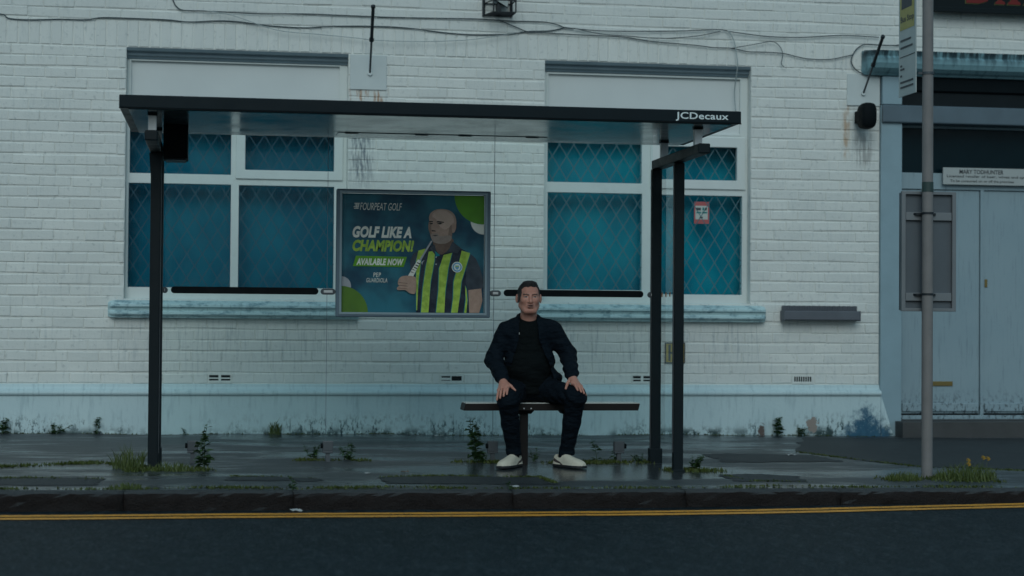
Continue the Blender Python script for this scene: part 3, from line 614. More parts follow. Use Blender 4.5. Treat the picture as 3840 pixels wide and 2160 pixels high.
# wall trough
e = empty('wall_trough', (4.94, 0, 1.04)); tag(e, 'grey ribbed wall trough below and right of the right window', 'trough')
m = MB(); m.prism_x([(-.003, 1.034), (-.104, 1.034), (-.110, 1.042), (-.110, 1.108), (-.100, 1.112), (-.003, 1.112)], 4.600, 5.255); m.build('tray', M['trough'], e, bevel=.003)
m = MB(); m.box(4.594, 4.603, -.114, -.002, 1.030, 1.114); m.box(5.252, 5.262, -.114, -.002, 1.030, 1.114); m.build('end_cap', M['trough'], e, bevel=.002)
m = MB()
for i in range(44): x = 4.612+i*.0145; m.box(x, x+.009, -.070, -.006, 1.1125, 1.156-.002*(i % 3))
m.box(4.605, 5.235, -.055, -.004, 1.1122, 1.150); m.build('rib_grille', M['trough'], e)
# hydrant plate
e = empty('hydrant_plate', (3.60, 0, .66)); tag(e, 'small yellow plate with black H on wall behind side glass', 'plate')
m = MB(); m.box(3.605, 3.772, -.012, -.003, .672, .838); m.build('plate', M['hyd'], e, bevel=.003)
m = MB(); m.plate(3.602, 3.775, .669, .841, [(3.612, 3.765, .679, .831)], -.0145, -.0125); m.box(3.632, 3.650, -.0145, -.0125, .690, .822); m.box(3.727, 3.745, -.0145, -.0125, .690, .822); m.box(3.6503, 3.7267, -.0145, -.0125, .748, .764); m.build('marking', M['ink'], e)
# cables strung along the top of the wall
CAB = [
 ('cable', .0045, [(-5, 3.40), (-3.4, 3.33), (-2.028, 3.353), (-1.755, 3.38), (-1.688, 3.348), (-1.534, 3.342), (-1.312, 3.355), (-1.09, 3.358), (-.978, 3.379), (-.754, 3.381), (-.472, 3.379), (-.301, 3.368), (-.073, 3.385), (.098, 3.382), (.271, 3.364), (.386, 3.357), (.618, 3.353), (.851, 3.373), (1.183, 3.384), (1.419, 3.38), (1.657, 3.359), (1.895, 3.343), (2.135, 3.348), (2.315, 3.363), (2.436, 3.385), (2.617, 3.397), (2.739, 3.426)], 'longest grey cable sagging along the wall above the left window'),
 ('cable', .0045, [(-.47, 3.75), (-.451, 3.582), (-.428, 3.537), (-.405, 3.492), (-.348, 3.459), (-.188, 3.459), (.04, 3.455), (.27, 3.452), (.617, 3.464), (.908, 3.463), (1.301, 3.461), (1.656, 3.466), (2.014, 3.472), (2.314, 3.465), (2.556, 3.467), (2.678, 3.448), (2.739, 3.426), (2.812, 3.422)], 'grey cable running under the caged floodlight'),
 ('cable', .0040, [(2.182, 3.472), (2.315, 3.423), (2.436, 3.379), (2.557, 3.377), (2.861, 3.37), (3.229, 3.364), (3.476, 3.336), (3.83, 3.317), (3.996, 3.303), (4.162, 3.301), (4.296, 3.278), (4.441, 3.278), (4.61, 3.272), (4.722, 3.249), (4.835, 3.233), (5.005, 3.234), (5.119, 3.256), (5.221, 3.281)], 'grey cable dipping above the right window to the cornice'),
 ('cable', .0040, [(2.739, 3.426), (2.983, 3.41), (3.229, 3.412), (3.6, 3.425), (3.84, 3.439), (4.05, 3.452), (4.139, 3.441), (4.295, 3.424), (4.497, 3.409), (4.778, 3.413), (5.118, 3.441), (5.449, 3.436)], 'upper grey cable ending at the right iron rod'),
 ('cable', .0032, [(2.812, 3.422), (3.045, 3.382), (3.291, 3.372), (3.538, 3.362), (3.849, 3.391), (4.059, 3.44)], 'thin cable sagging between two others over the right window'),
 ('cable', .0032, [(4.162, 3.301), (4.329, 3.334), (4.497, 3.366), (4.565, 3.336), (4.599, 3.266), (4.588, 3.179), (4.633, 3.148)], 'thin cable looping up and down right of the right window'),
 ('cable', .0050, [(5.45, 3.107), (5.324, 3.115), (5.244, 3.156), (5.204, 3.22), (5.221, 3.286), (5.266, 3.342), (5.335, 3.372), (5.495, 3.369), (5.621, 3.376), (5.678, 3.411), (5.70, 3.6)], 'black cable coiled round the end of the blue cornice'),
 ('cablew', .0050, [(4.117, 3.445), (4.162, 3.382), (4.19, 3.275), (4.202, 3.146), (4.209, 2.952), (4.221, 2.78)], 'pale painted cable hanging over the right window head'),
 ('cablew', .0030, [(-.188, 3.459), (.041, 3.426), (.387, 3.322), (.735, 3.298), (1.027, 3.279), (1.184, 3.266), (1.539, 3.268), (1.895, 3.29), (2.135, 3.327), (2.315, 3.363)], 'faint pale wire drooping between the left rod and the floodlight')]
for i, (mt, rad, pts, lab) in enumerate(CAB):
    off = -.010-.004*i
    if lab.startswith('black cable'): off = -.02
    P3 = spline([(x, off if not (lab.startswith('black') and 3.10 < z < 3.34 and x > 5.29) else -.03, z) for x, z in pts], 5)
    if lab.startswith('pale painted'): P3 = spline([(x, (-.045 if z > 3.1 else .06), z) for x, z in pts], 6)
    m = MB(); m.tube(P3, rad, 6); o = m.build('cable', M[mt], None, smooth=True); c0 = Vector(P3[0])
    for v in o.data.vertices: v.co -= c0
    o.location = c0; tag(o, lab, 'cable', 'cables strung along the facade')
# ------------------------------------------------------------------ bus shelter
sh = empty('bus_shelter', (1.31, -2.4, 0)); tag(sh, 'black framed glass bus shelter with flat roof on the pavement', 'bus shelter')
RX0, RX1, RY0, RY1, RZ0, RZ1 = -.647, 3.278, -3.25, -1.82, 2.285, 2.371
m = MB(); m.box(RX0, RX1, RY0, RY1, RZ0+.006, RZ1); roof = m.build('roof', M['fascia'], sh, bevel=.006)
m = MB(); m.box(RX0+.055, RX1-.055, RY0+.035, RY1-.030, RZ0, RZ0+.0055); m.build('soffit', M['soffit'], roof)
m = MB(); m.box(.75, 2.20, -2.20, -2.00, RZ0-.004, RZ0-.0005); sl_ = m.build('light_cover', M['soffit'], roof, bevel=.002)
for x in (.80, 1.28, 1.58, 2.05): m = MB(); m.box(x, x+.09, -2.19, -2.178, RZ0-.007, RZ0-.0045); m.build('catch', M['soot'], roof)
m = MB(); m.box(RX0, RX1, RY0-.004, RY0-.001, RZ0+.001, RZ0+.008); m.build('drip_edge', M['soot'], roof)
m = MB(); text_into(m, 'JCDecaux', lambda u, v: (2.842+(3.192-2.842)*u, RY0-.0035, 2.299+.057*v), bold=.016, space=1.05); m.build('lettering', M['letwhite'], roof)
def endframe(xc, sgn):
    # top rail, two posts, base shoes, roof stubs, a glass side panel
    m = MB(); m.box(xc-.040, xc+.040, -3.185, -1.915, 2.100, 2.166); m.build('top_rail', M['black'], sh, bevel=.008)
    x_ = xc
    for (y, w, dx) in ((-2.50 if sgn > 0 else -2.36, .033, .011*(sgn > 0)), (-1.985, .034, -.019*(sgn > 0))):
        xc = x_+dx; g_ = gz(xc, y); m = MB(); m.box(xc-w, xc+w, y-.028, y+.028, g_-.02, 2.0995); p = m.build('post', M['black'], sh, bevel=.004)
        m = MB(); m.box(xc-w-.010, xc+w+.010, y-.040, y+.040, g_-.02, g_+(.012 if y < -2.2 else .10)); m.build('base_shoe', M['black'], p, bevel=.004)
        m = MB(); m.box(xc-sgn*(w+.003)-.0025, xc-sgn*(w+.003)+.0025, y-.010, y+.010, .12, 2.09); m.build('glazing_bead', M['bracket'], p)
    xc = x_
    for y in (-3.02, -2.12):
        m = MB(); m.box(xc-.026, xc+.026, y-.020, y+.020, 2.1665, 2.272); st = m.build('roof_stub', M['alu'], sh, bevel=.003)
        m = MB(); m.box(xc-.030, xc+.030, y-.024, y+.024, 2.2722, 2.2848); m.build('collar', M['black'], st)
    m = MB(); m.box(xc-.004, xc+.004, -2.470 if sgn > 0 else -2.33, -2.015, .16, 2.085); gl = m.build('glass_panel', M['clear'], sh)
    m = MB()
    for y in ((-2.44, -2.33, -2.22, -2.11) if sgn > 0 else (-2.29, -2.20, -2.11)): m.box(xc-.0065, xc-.0045, y-.014, y+.014, 1.185, 1.215)
    m.build('marker_strip', M['orange'], gl)
endframe(3.052, 1); endframe(-.455, -1)
# tapered haunch at the head of the left front post
m = MB(); m.prism_y([(-.487, 1.93), (-.423, 1.93), (-.412, 2.099), (-.500, 2.099)], -2.391, -2.3325); m.build('haunch', M['black'], sh)
# back wall: three glass panels in a line
for (a, b) in ((-.418, .697), (.703, 1.866), (1.872, 3.012)):
    m = MB(); m.box(a, b, -1.960, -1.950, .15, 2.283); gl = m.build('glass_panel', M['clear'], sh)
    if a < 0 or a > 1.5:
        x0, x1 = (-.362, .640) if a < 0 else (1.938, 2.945); r_ = .0235; zc = 1.206 if a > 0 else 1.204; pts = []
        for k in range(13): t = math.pi*(k/12-.5); pts.append((x1-r_+r_*math.cos(t), zc+r_*math.sin(t)))
        for k in range(13): t = math.pi*(k/12+.5); pts.append((x0+r_+r_*math.cos(t), zc+r_*math.sin(t)))
        m = MB(); m.prism_y(pts, -1.972, -1.9605); m.build('safety_band', M['soot'], gl)
for (x0, x1) in ((-.425, -.382), (.655, .757), (1.836, 1.915), (2.975, 3.02)):
    pts = []; r_ = .021; zc = 1.202
    for k in range(9): t = math.pi*(k/8-.5); pts.append((x1-r_+r_*math.cos(t), zc+r_*math.sin(t)))
    for k in range(9): t = math.pi*(k/8+.5); pts.append((x0+r_+r_*math.cos(t), zc+r_*math.sin(t)))
    m = MB(); m.prism_y(pts, -1.992, -1.9605); c = m.build('clamp', M['bracket'], sh, bevel=.003)
    m = MB(); m.box(x0+.02, x1-.02, -1.998, -1.9925, zc-.009, zc+.009); m.build('clamp_cover', M['alu'], c, bevel=.003)
for x in (-.205, .715, 1.868, 2.775):
    g_ = gz(x, -1.955)
    m = MB(); m.box(x-.036, x+.036, -1.985, -1.9605, g_+.075, g_+.145); m.box(x-.036, x+.036, -1.9495, -1.930, g_+.075, g_+.145); m.box(x-.036, x+.036, -1.985, -1.930, g_+.060, g_+.0745); ft = m.build('glass_foot', M['bracket'], sh, bevel=.004)
    m = MB(); m.box(x-.014, x+.014, -1.975, -1.940, g_-.01, g_+.0598); m.build('stalk', M['bracket'], ft)
    m = MB(); m.tube([(x-.050 if x < 2 else x+.050, -1.972, g_+.112), (x-.034 if x < 2 else x+.034, -1.972, g_+.112)], .018, 10); m.build('knob', M['soot'], ft)
for x in (.700, 1.869): m = MB(); m.box(x-.0013, x+.0013, -1.9595, -1.9505, .15, 2.283); m.build('edge_seal', M['frame'], sh)
# display box hung inside the left end
m = MB(); m.box(-.408, -.250, -2.44, -2.20, 2.062, 2.2835); d = m.build('display_box', M['soot'], sh, bevel=.005)
m = MB(); m.box(-.395, -.262, -2.425, -2.215, 2.052, 2.0615); m.build('display_lip', M['black'], d)

# ------------------------------------------------------------------ bench
bn = empty('bench', (2.24, -2.12, 0)); tag(bn, 'narrow dark perch bench under the shelter', 'bench')
m = MB(); m.hexa([(1.626, -2.222, .391), (2.853, -2.222, .391), (2.853, -2.02, .391), (1.626, -2.02, .391), (1.638, -2.222, .4385), (2.866, -2.222, .4385), (2.866, -2.02, .4385), (1.638, -2.02, .4385)]); seat = m.build('seat', M['bench'], bn, bevel=.003)
m = MB(); m.box(1.641, 2.863, -2.219, -2.023, .4388, .4445); m.build('seat_top', M['benchtop'], seat, bevel=.002)  # pale top colour stands in for the wall's reflection on the dark board
m = MB()
for x in (2.045, 2.095): m.tube([(x, -2.2245, .406), (x, -2.221, .406)], .005, 8)
m.build('bolt', M['alu'], seat)
for x in (2.059, 2.372):
    g_ = gz(x, -2.12)
    m = MB(); m.box(x-.029, x+.029, -2.15, -2.09, g_-.02, .372); lg = m.build('leg', M['bench'], bn, bevel=.004)
    m = MB(); m.hexa([(x-.045, -2.17, .366), (x+.045, -2.17, .366), (x+.045, -2.07, .366), (x-.045, -2.07, .366), (x-.062, -2.20, .3905), (x+.062, -2.20, .3905), (x+.062, -2.04, .3905), (x-.062, -2.04, .3905)]); m.build('bracket', M['bench'], lg)

# ------------------------------------------------------------------ framed poster on the shelter's middle panel
po = empty('poster_frame', (1.295, -1.99, 1.03)); tag(po, 'grey framed golf advertising poster fixed to the shelter glass', 'poster')
PX0, PX1, PZ0, PZ1 = .797, 1.792, 1.062, 1.884
m = MB(); m.plate(.757, 1.834, 1.028, 1.914, [(PX0-.004, PX1+.004, PZ0-.004, PZ1+.004)], -2.022, -1.964); m.build('frame', M['frame'], po, merge=True, bevel=.008)
m = MB(); m.plate(PX0-.018, PX1+.018, PZ0-.018, PZ1+.018, [(PX0-.001, PX1+.001, PZ0-.001, PZ1+.001)], -2.028, -2.0222); m.build('inner_trim', simple('pale_frame_trim', (.24, .31, .35), .4, .2), po, merge=True, bevel=.003)
def pmat(name, a, b=None, s=10.0, det=4):
    b = b or tuple(min(1, c*1.18) for c in a); t = NT(name); t.set(t.mix(t.ss(t.noise(s, det), .35, .65), a, b), .5, 0, .25); return t.m
PM = dict(skinhi=pmat('print_skin_light', (.58, .39, .31), (.62, .42, .34), 30), skinmid=pmat('print_skin_mid', (.27, .17, .13), (.30, .19, .145), 30), bg=pmat('print_teal_sky', (0.006, 0.046, 0.090), (0.025, 0.171, 0.232), 3.2, 3), green=pmat('print_green', (0.116, 0.326, 0.019)), olive=pmat('print_olive', (0.093, 0.186, 0.022)), white=pmat('print_white', (0.806, 0.775, 0.698)), grey=pmat('print_grey', (0.372, 0.372, 0.403)),
    lime=pmat('print_lime', (0.310, 0.465, 0.054), (0.480, 0.651, 0.093), 26), navy=pmat('print_navy', (0.009, 0.012, 0.028), (0.025, 0.034, 0.056), 14), teal=pmat('print_turquoise', (0.000, 0.186, 0.232)), skin=pmat('print_skin', (.43, .27, .21), (.49, .32, .25), 30), skin2=pmat('print_skin_dark', (.155, .092, .070), (.185, .112, .084), 30), beard=pmat('print_beard', (.33, .24, .205), (.37, .28, .24), 60), dk=pmat('print_dark', (0.022, 0.017, 0.017)), blue=pmat('print_badge_blue', (0.155, 0.372, 0.558)), slate=pmat('print_slate', (0.031, 0.040, 0.056), (0.056, 0.068, 0.090), 14))
def PP(X, Y):     # artwork units (0..1450 wide, 0..1210 high from the top) to the sheet
    return PX0+(PX1-PX0)*(X-207)/1447., PZ0+(PZ1-PZ0)*(1324-Y)/1206.
layer = [0]
def art(name, pts, mat, smooth=False, closed=True):
    layer[0] += 1; y = -1.9785-.00035*layer[0]
    q = [PP(*p) for p in pts]
    if smooth:
        n = len(q); P = []
        for i in range(n):
            a, b, c, d = (Vector(q[(i+k) % n]) for k in (-1, 0, 1, 2))
            for j in range(5): t = j/5; P.append(tuple(.5*((2*b)+(c-a)*t+(2*a-5*b+4*c-d)*t*t+(3*b-a-3*c+d)*t**3)))
        q = P
    q = [(min(max(a, PX0), PX1), min(max(b, PZ0), PZ1)) for a, b in q]
    from mathutils.geometry import tessellate_polygon
    tris = tessellate_polygon([[Vector((a, b, 0)) for a, b in q]])
    fs = []
    for t in tris:
        a, b, c = (q[i] for i in t); fs.append(tuple(t) if (b[0]-a[0])*(c[1]-a[1])-(b[1]-a[1])*(c[0]-a[0]) > 0 else tuple(t[::-1]))
    m = MB(); m.add([(a, y, b) for a, b in q], fs); return m.build(name, PM[mat], sheet)
def circ(cx, cy, r, n=40): return [(cx+r*math.cos(2*math.pi*k/n), cy+r*math.sin(2*math.pi*k/n)) for k in range(n)]
m = MB(); m.box(PX0-.002, PX1+.002, -1.978, -1.966, PZ0-.002, PZ1+.002); sheet = m.build('poster_sheet', PM['bg'], po)
art('white_disc', circ(1652, 380, 135), 'white'); art('green_disc', circ(1642, 118, 294), 'green')
art('grey_disc', circ(207, 1058, 97), 'grey'); art('olive_disc', circ(205, 1330, 272), 'olive')
def arttext(name, body, x0, x1, y0, y1, mat, shear, bold, space=1.0):
    layer[0] += 1; y = -1.9785-.00035*layer[0]; (ax, az), (bx, bz) = PP(x0, y1), PP(x1, y0)
    m = MB(); text_into(m, body, lambda u, v: (ax+(bx-ax)*u, y, az+(bz-az)*v), shear, bold, space); m.build(name, PM[mat], sheet)
for i in range(4):
    y0 = 212+i*17; art('logo_bar', [(330-4*i+8*(i % 2), y0+9), (384-4*i, y0+9), (387-4*i, y0), (333-4*i+8*(i % 2), y0)], 'white')
art('logo_bar', [(343, 272), (351, 272), (362, 212), (354, 212)], 'white'); art('logo_bar', [(360, 272), (367, 272), (378, 212), (371, 212)], 'white')
arttext('lettering', 'FOURPEAT GOLF', 388, 812, 208, 284, 'white', .22, .0)
arttext('lettering', 'GOLF LIKE A', 315, 912, 447, 566, 'white', .22, .052, 1.04)
arttext('lettering', 'CHAMPION!', 315, 938, 586, 705, 'lime', .22, .052, 1.04)
art('ribbon', [(320, 857), (835, 860), (868, 755), (350, 750)], 'green')
arttext('lettering', 'AVAILABLE NOW', 355, 835, 775, 845, 'white', .22, .045, 1.04)
arttext('lettering', 'PEP', 528, 605, 920, 965, 'white', .12, .004, 1.10); arttext('lettering', 'GUARDIOLA', 458, 670, 976, 1020, 'white', .12, .004, 1.10)
# printed figure: a bald man in a striped polo shirt with a club over his shoulder
art('printed_arm', [(1497, 1080), (1630, 1070), (1642, 1200), (1610, 1322), (1508, 1322)], 'skin')
art('printed_shirt', [(900, 800), (930, 722), (1000, 682), (1090, 650), (1150, 618), (1325, 598), (1400, 655), (1510, 708), (1572, 765), (1612, 850), (1650, 990), (1648, 1068), (1492, 1090), (1500, 1322), (965, 1322), (962, 1000), (905, 900)], 'navy')
art('printed_sleeve', [(1512, 712), (1572, 765), (1612, 850), (1650, 990), (1648, 1068), (1492, 1090), (1468, 1000), (1475, 860)], 'slate'); art('printed_sleeve', [(900, 800), (932, 722), (975, 700), (965, 800), (950, 940), (905, 905)], 'slate')
for st in ([(982, 690), (1056, 668), (1012, 780), (985, 1000), (975, 1300), (966, 1300), (962, 1000), (960, 800)], [(1088, 700), (1152, 690), (1146, 800), (1110, 1000), (1090, 1322), (1014, 1322), (1030, 1080), (1060, 850)], [(1240, 732), (1326, 708), (1290, 860), (1262, 1080), (1252, 1322), (1168, 1322), (1190, 1080), (1195, 870)], [(1425, 684), (1512, 708), (1470, 850), (1425, 1000), (1410, 1150), (1388, 1322), (1322, 1322), (1340, 1180), (1345, 1000), (1392, 830)], [(1462, 1040), (1476, 1080), (1488, 1190), (1478, 1322), (1455, 1322), (1470, 1190)]):
    cx = sum(p[0] for p in st)/len(st); w = 1.13 if len(st) > 6 else 1.3
    art('stripe_edge', [(p[0]+(7 if i < len(st)/2 else -7), p[1]) for i, p in enumerate(st)], 'teal'); art('stripe', st, 'lime')
art('printed_neck', [(1138, 590), (1322, 560), (1330, 640), (1275, 695), (1212, 728), (1160, 680)], 'skin2', True)
art('collar', [(1126, 628), (1146, 625), (1165, 690), (1205, 735), (1165, 745), (1100, 665)], 'slate'); art('collar', [(1328, 592), (1420, 660), (1380, 712), (1300, 700), (1250, 722), (1300, 660)], 'slate'); art('placket', [(1150, 690), (1205, 735), (1162, 752)], 'teal')
art('printed_head', [(1235, 262), (1300, 276), (1345, 315), (1365, 370), (1366, 420), (1360, 470), (1345, 500), (1322, 510), (1318, 570), (1270, 610), (1200, 618), (1140, 600), (1112, 560), (1098, 510), (1084, 470), (1082, 425), (1090, 385), (1088, 345), (1103, 305), (1145, 274), (1190, 262)], 'skin', True)
art('printed_light', [(1170, 275), (1260, 280), (1330, 330), (1340, 400), (1300, 440), (1250, 470), (1200, 440), (1160, 370), (1120, 330)], 'skinhi', True); art('printed_shade', [(1086, 395), (1110, 392), (1112, 470), (1118, 540), (1100, 515), (1085, 470)], 'skinmid', True); art('printed_shade', [(1300, 440), (1326, 430), (1320, 555), (1275, 600), (1285, 520)], 'skinmid', True)
art('printed_ear', [(1325, 410), (1355, 405), (1366, 430), (1358, 475), (1335, 500), (1322, 470)], 'skin', True)
art('beard', [(1112, 520), (1175, 512), (1200, 540), (1300, 530), (1318, 565), (1270, 608), (1200, 618), (1140, 602), (1114, 565)], 'beard', True)
for e_ in ([(1088, 396), (1092, 384), (1128, 386), (1128, 396)], [(1160, 398), (1175, 384), (1240, 392), (1240, 402)], [(1094, 408), (1124, 404), (1126, 418), (1100, 420)], [(1165, 406), (1205, 402), (1228, 412), (1195, 420)], [(1120, 536), (1150, 530), (1185, 534), (1150, 541)], [(1112, 478), (1150, 482), (1160, 492), (1120, 492)]): art('printed_feature', e_, 'dk')
art('club_shaft', [(1108, 588), (1126, 588), (1008, 792), (992, 784)], 'grey'); art('club_grip', [(978, 780), (1008, 796), (925, 968), (870, 962)], 'white')
for k in range(5): x, y = 985-k*15, 808+k*24; art('grip_mark', [(x-16, y), (x+16, y+14), (x+11, y+24-10*(k > 2)), (x-20, y+9)], 'dk')
art('printed_hand', [(790, 975), (840, 950), (935, 955), (960, 990), (955, 1120), (900, 1128), (850, 1095), (775, 1095), (768, 1070), (790, 1050), (775, 1030)], 'skin', True)
for k in range(3): art('finger_line', [(782, 1016+28*k), (870, 1024+28*k), (880, 1030+28*k), (782, 1022+28*k)], 'skin2')
art('shirt_mark', [(1003, 822), (1022, 800), (1044, 786), (1028, 808), (1020, 838), (1014, 818)], 'grey')
art('badge', circ(1377, 855, 55, 28), 'white'); art('badge_ring', circ(1377, 855, 48, 28), 'blue'); art('badge_ring', circ(1377, 855, 33, 28), 'white'); art('badge_shield', [(1357, 838), (1397, 838), (1397, 862), (1377, 884), (1357, 862)], 'blue'); art('badge_shield', [(1361, 842), (1393, 842), (1393, 853), (1361, 853)], 'lime')
for y in (755, 828): art('button', circ(1162, y, 8, 10), 'grey')
m = MB(); m.box(PX0-.003, PX1+.003, -2.0215, -2.0195, PZ0-.003, PZ1+.003); m.build('cover_glass', mat_glass('poster_glass', (.98, .99, .99), 1.12, .03), po)

# ------------------------------------------------------------------ bus stop pole
g_ = gz(4.7, -2.86); bp = empty('bus_stop_pole', (4.708, -2.86, g_)); tag(bp, 'grey bus stop pole with flag and timetable case seen from behind', 'bus stop')
m = MB(); m.tube([(4.708, -2.86, g_-.05), (4.708, -2.86, 1.2), (4.706, -2.86, 3.62)], [.0375, .0375, .0365], 20); m.build('pole', M['pole'], bp, smooth=False)
m = MB(); m.tube([(4.708, -2.86, 1.905), (4.708, -2.86, 1.972)], .0392, 20); m.build('tape_band', M['poleband'], bp)
m = MB(); m.tube([(4.707, -2.86, 2.705), (4.707, -2.86, 2.722)], .042, 20); m.box(4.640, 4.672, -2.866, -2.850, 2.706, 2.721); m.build('clip', M['bracket'], bp)
m = MB(); m.box(4.628, 4.636, -2.84, -2.535, 2.585, 3.55); fl = m.build('flag', M['flag'], bp, bevel=.002)
m = MB(); yy = 4.6265
def fr(v0, v1, u0=0., u1=1., mi=0, sl=0.0):
    y0, y1 = -2.545-.285*u0, -2.545-.285*u1; m.add([(yy, y0, v0), (yy, y1, v0), (yy, y1, v1), (yy, y0, v1)], [(0, 1, 2, 3)], mi)
fr(3.045, 3.40, .05, .95, 1)
yy = 4.6258; fr(3.19, 3.26, .15, .8); fr(2.855, 2.861, .05, 1)
text_into(m, 'Bus Stop', lambda u, v: (4.6255, -2.575-.235*u, 3.085+.055*v), bold=.02)
for i, (z, u1) in enumerate(((2.965, .75), (2.915, .85), (2.79, .2), (2.765, .35), (2.72, .2), (2.675, .9), (2.640, .9))): fr(z, z+.014, .08, u1)
m.build('flag_print', [M['ink'], M['flagyel']], fl)
# timetable case
CY_ = -2.785; m = MB(); m.box(4.553, 4.928, CY_, CY_+.045, 1.102, 1.905); cs = m.build('timetable_case', M['case'], bp)
m = MB(); m.plate(4.545, 4.936, 1.094, 1.913, [(4.573, 4.908, 1.116, 1.891)], CY_-.026, CY_-.0005); m.build('case_rim', M['caserail'], cs, merge=True, bevel=.003)
for z in (1.165, 1.715):
    m = MB(); m.box(4.576, 4.905, CY_-.022, CY_-.0008, z, z+.055); rl = m.build('case_rail', M['caserail'], cs, bevel=.003)
    m = MB(); m.tube([(4.708, -2.86, z+.038), (4.708, -2.86, z+.052)], .0412, 20); m.hexa([(4.640, -2.83, z+.036), (4.778, -2.83, z+.036), (4.790, CY_-.021, z+.036), (4.628, CY_-.021, z+.036), (4.640, -2.83, z+.050), (4.778, -2.83, z+.050), (4.790, CY_-.021, z+.050), (4.628, CY_-.021, z+.050)]); m.build('pole_clamp', M['rod'], rl)

# ------------------------------------------------------------------ weeds, moss, litter
def leafquad(mb, p, d, L, w, rn, mi=0, droop=.3):
    d = Vector(d).normalized(); s = d.cross(Vector((0, 0, 1)));
    if s.length < .05: s = Vector((1, 0, 0))
    s.normalize(); s = (s+Vector((rn.uniform(-.4, .4), rn.uniform(-.4, .4), rn.uniform(-.3, .3)))).normalized(); p = Vector(p); c = p+d*L*.5; e = p+d*L-Vector((0, 0, L*droop))
    mb.add([p, c+s*w, e, c-s*w], [(0, 1, 2, 3)], mi)
def weed(name, x, y, h, n, spread, kind, label, seed, z=None, flowers=0):
    rn = random.Random(seed); z = pav_z(x, y) if z is None else z; m = MB()
    if kind == 'grass':
        for i in range(n):
            a = rn.uniform(0, 6.28); r_ = spread*math.sqrt(rn.random()); bx, by = x+r_*math.cos(a), y+r_*math.sin(a)*.6; hh = h*rn.uniform(.35, 1)*(1-.45*r_/max(spread, .01)); t = rn.uniform(-.5, .5), rn.uniform(-.4, .4); w = rn.uniform(.0018, .004)
            zb = pav_z(bx, by)-.003; p0 = Vector((bx, by, zb)); p1 = p0+Vector((t[0]*hh*.35, t[1]*hh*.35, hh*.6)); p2 = p1+Vector((t[0]*hh*.6, t[1]*hh*.6, hh*.36)); s = Vector((w, w*rn.uniform(-.6, .6), 0))
            m.add([p0-s, p0+s, p1+s*.8, p1-s*.8, p2], [(0, 1, 2, 3), (3, 2, 4)])
        mt = M['grass']
    else:
        stems = max(1, n//22)
        for s_ in range(stems):
            a = rn.uniform(0, 6.28); lean = spread*rn.uniform(.2, 1); top = Vector((x+lean*math.cos(a), y+lean*math.sin(a)*.6, z+h*rn.uniform(.65, 1))); base = Vector((x+rn.uniform(-.015, .015)*spread*4, y, z-.004))
            mid = base.lerp(top, .5)+Vector((rn.uniform(-.02, .02), 0, .01)); m.tube([base, mid, top], [.0028, .002, .0012], 4)
            for i in range(n//stems):
                t = rn.random()**.8; p = base.lerp(mid, t*2) if t < .5 else mid.lerp(top, t*2-1); b = rn.uniform(0, 6.28); L = (.022+.05*(1-t))*rn.uniform(.7, 1.3)*min(1.3, h/.16)
                leafquad(m, p, (math.cos(b), math.sin(b), rn.uniform(.1, .8)), L, L*rn.uniform(.18, .32), rn, 0, rn.uniform(.05, .5))
        mt = M['leaf']
    o = m.build(name, mt); c = Vector((x, y, z))
    for v in o.data.vertices: v.co -= c
    o.location = c; tag(o, label, 'plant', 'weeds growing on the pavement')
    for k in range(flowers):
        m = MB(); fx, fy, fz = x+rn.uniform(-.16, .20), y+rn.uniform(-.06, .06), z+h*rn.uniform(.6, .95)
        for i in range(10): b = i*.628; m.add([(fx, fy, fz), (fx+.012*math.cos(b)-.006*math.sin(b), fy+.01*math.sin(b), fz+.009*math.sin(b)+.004), (fx+.017*math.cos(b), fy+.012*math.sin(b), fz+.013*math.sin(b)), (fx+.012*math.cos(b)+.006*math.sin(b), fy+.008*math.sin(b), fz+.012*math.sin(b)-.004)], [(0, 1, 2, 3)])
        fl_ = m.build('flower', M['flower'], o); m = MB(); bx = x+(fx-x)*.7; m.tube([(fx, fy, fz), ((fx+bx)/2+.008, fy, (fz+z)/2), (bx, y, z)], .0014, 4); m.build('stalk', M['grass'], fl_)
WY = -.075
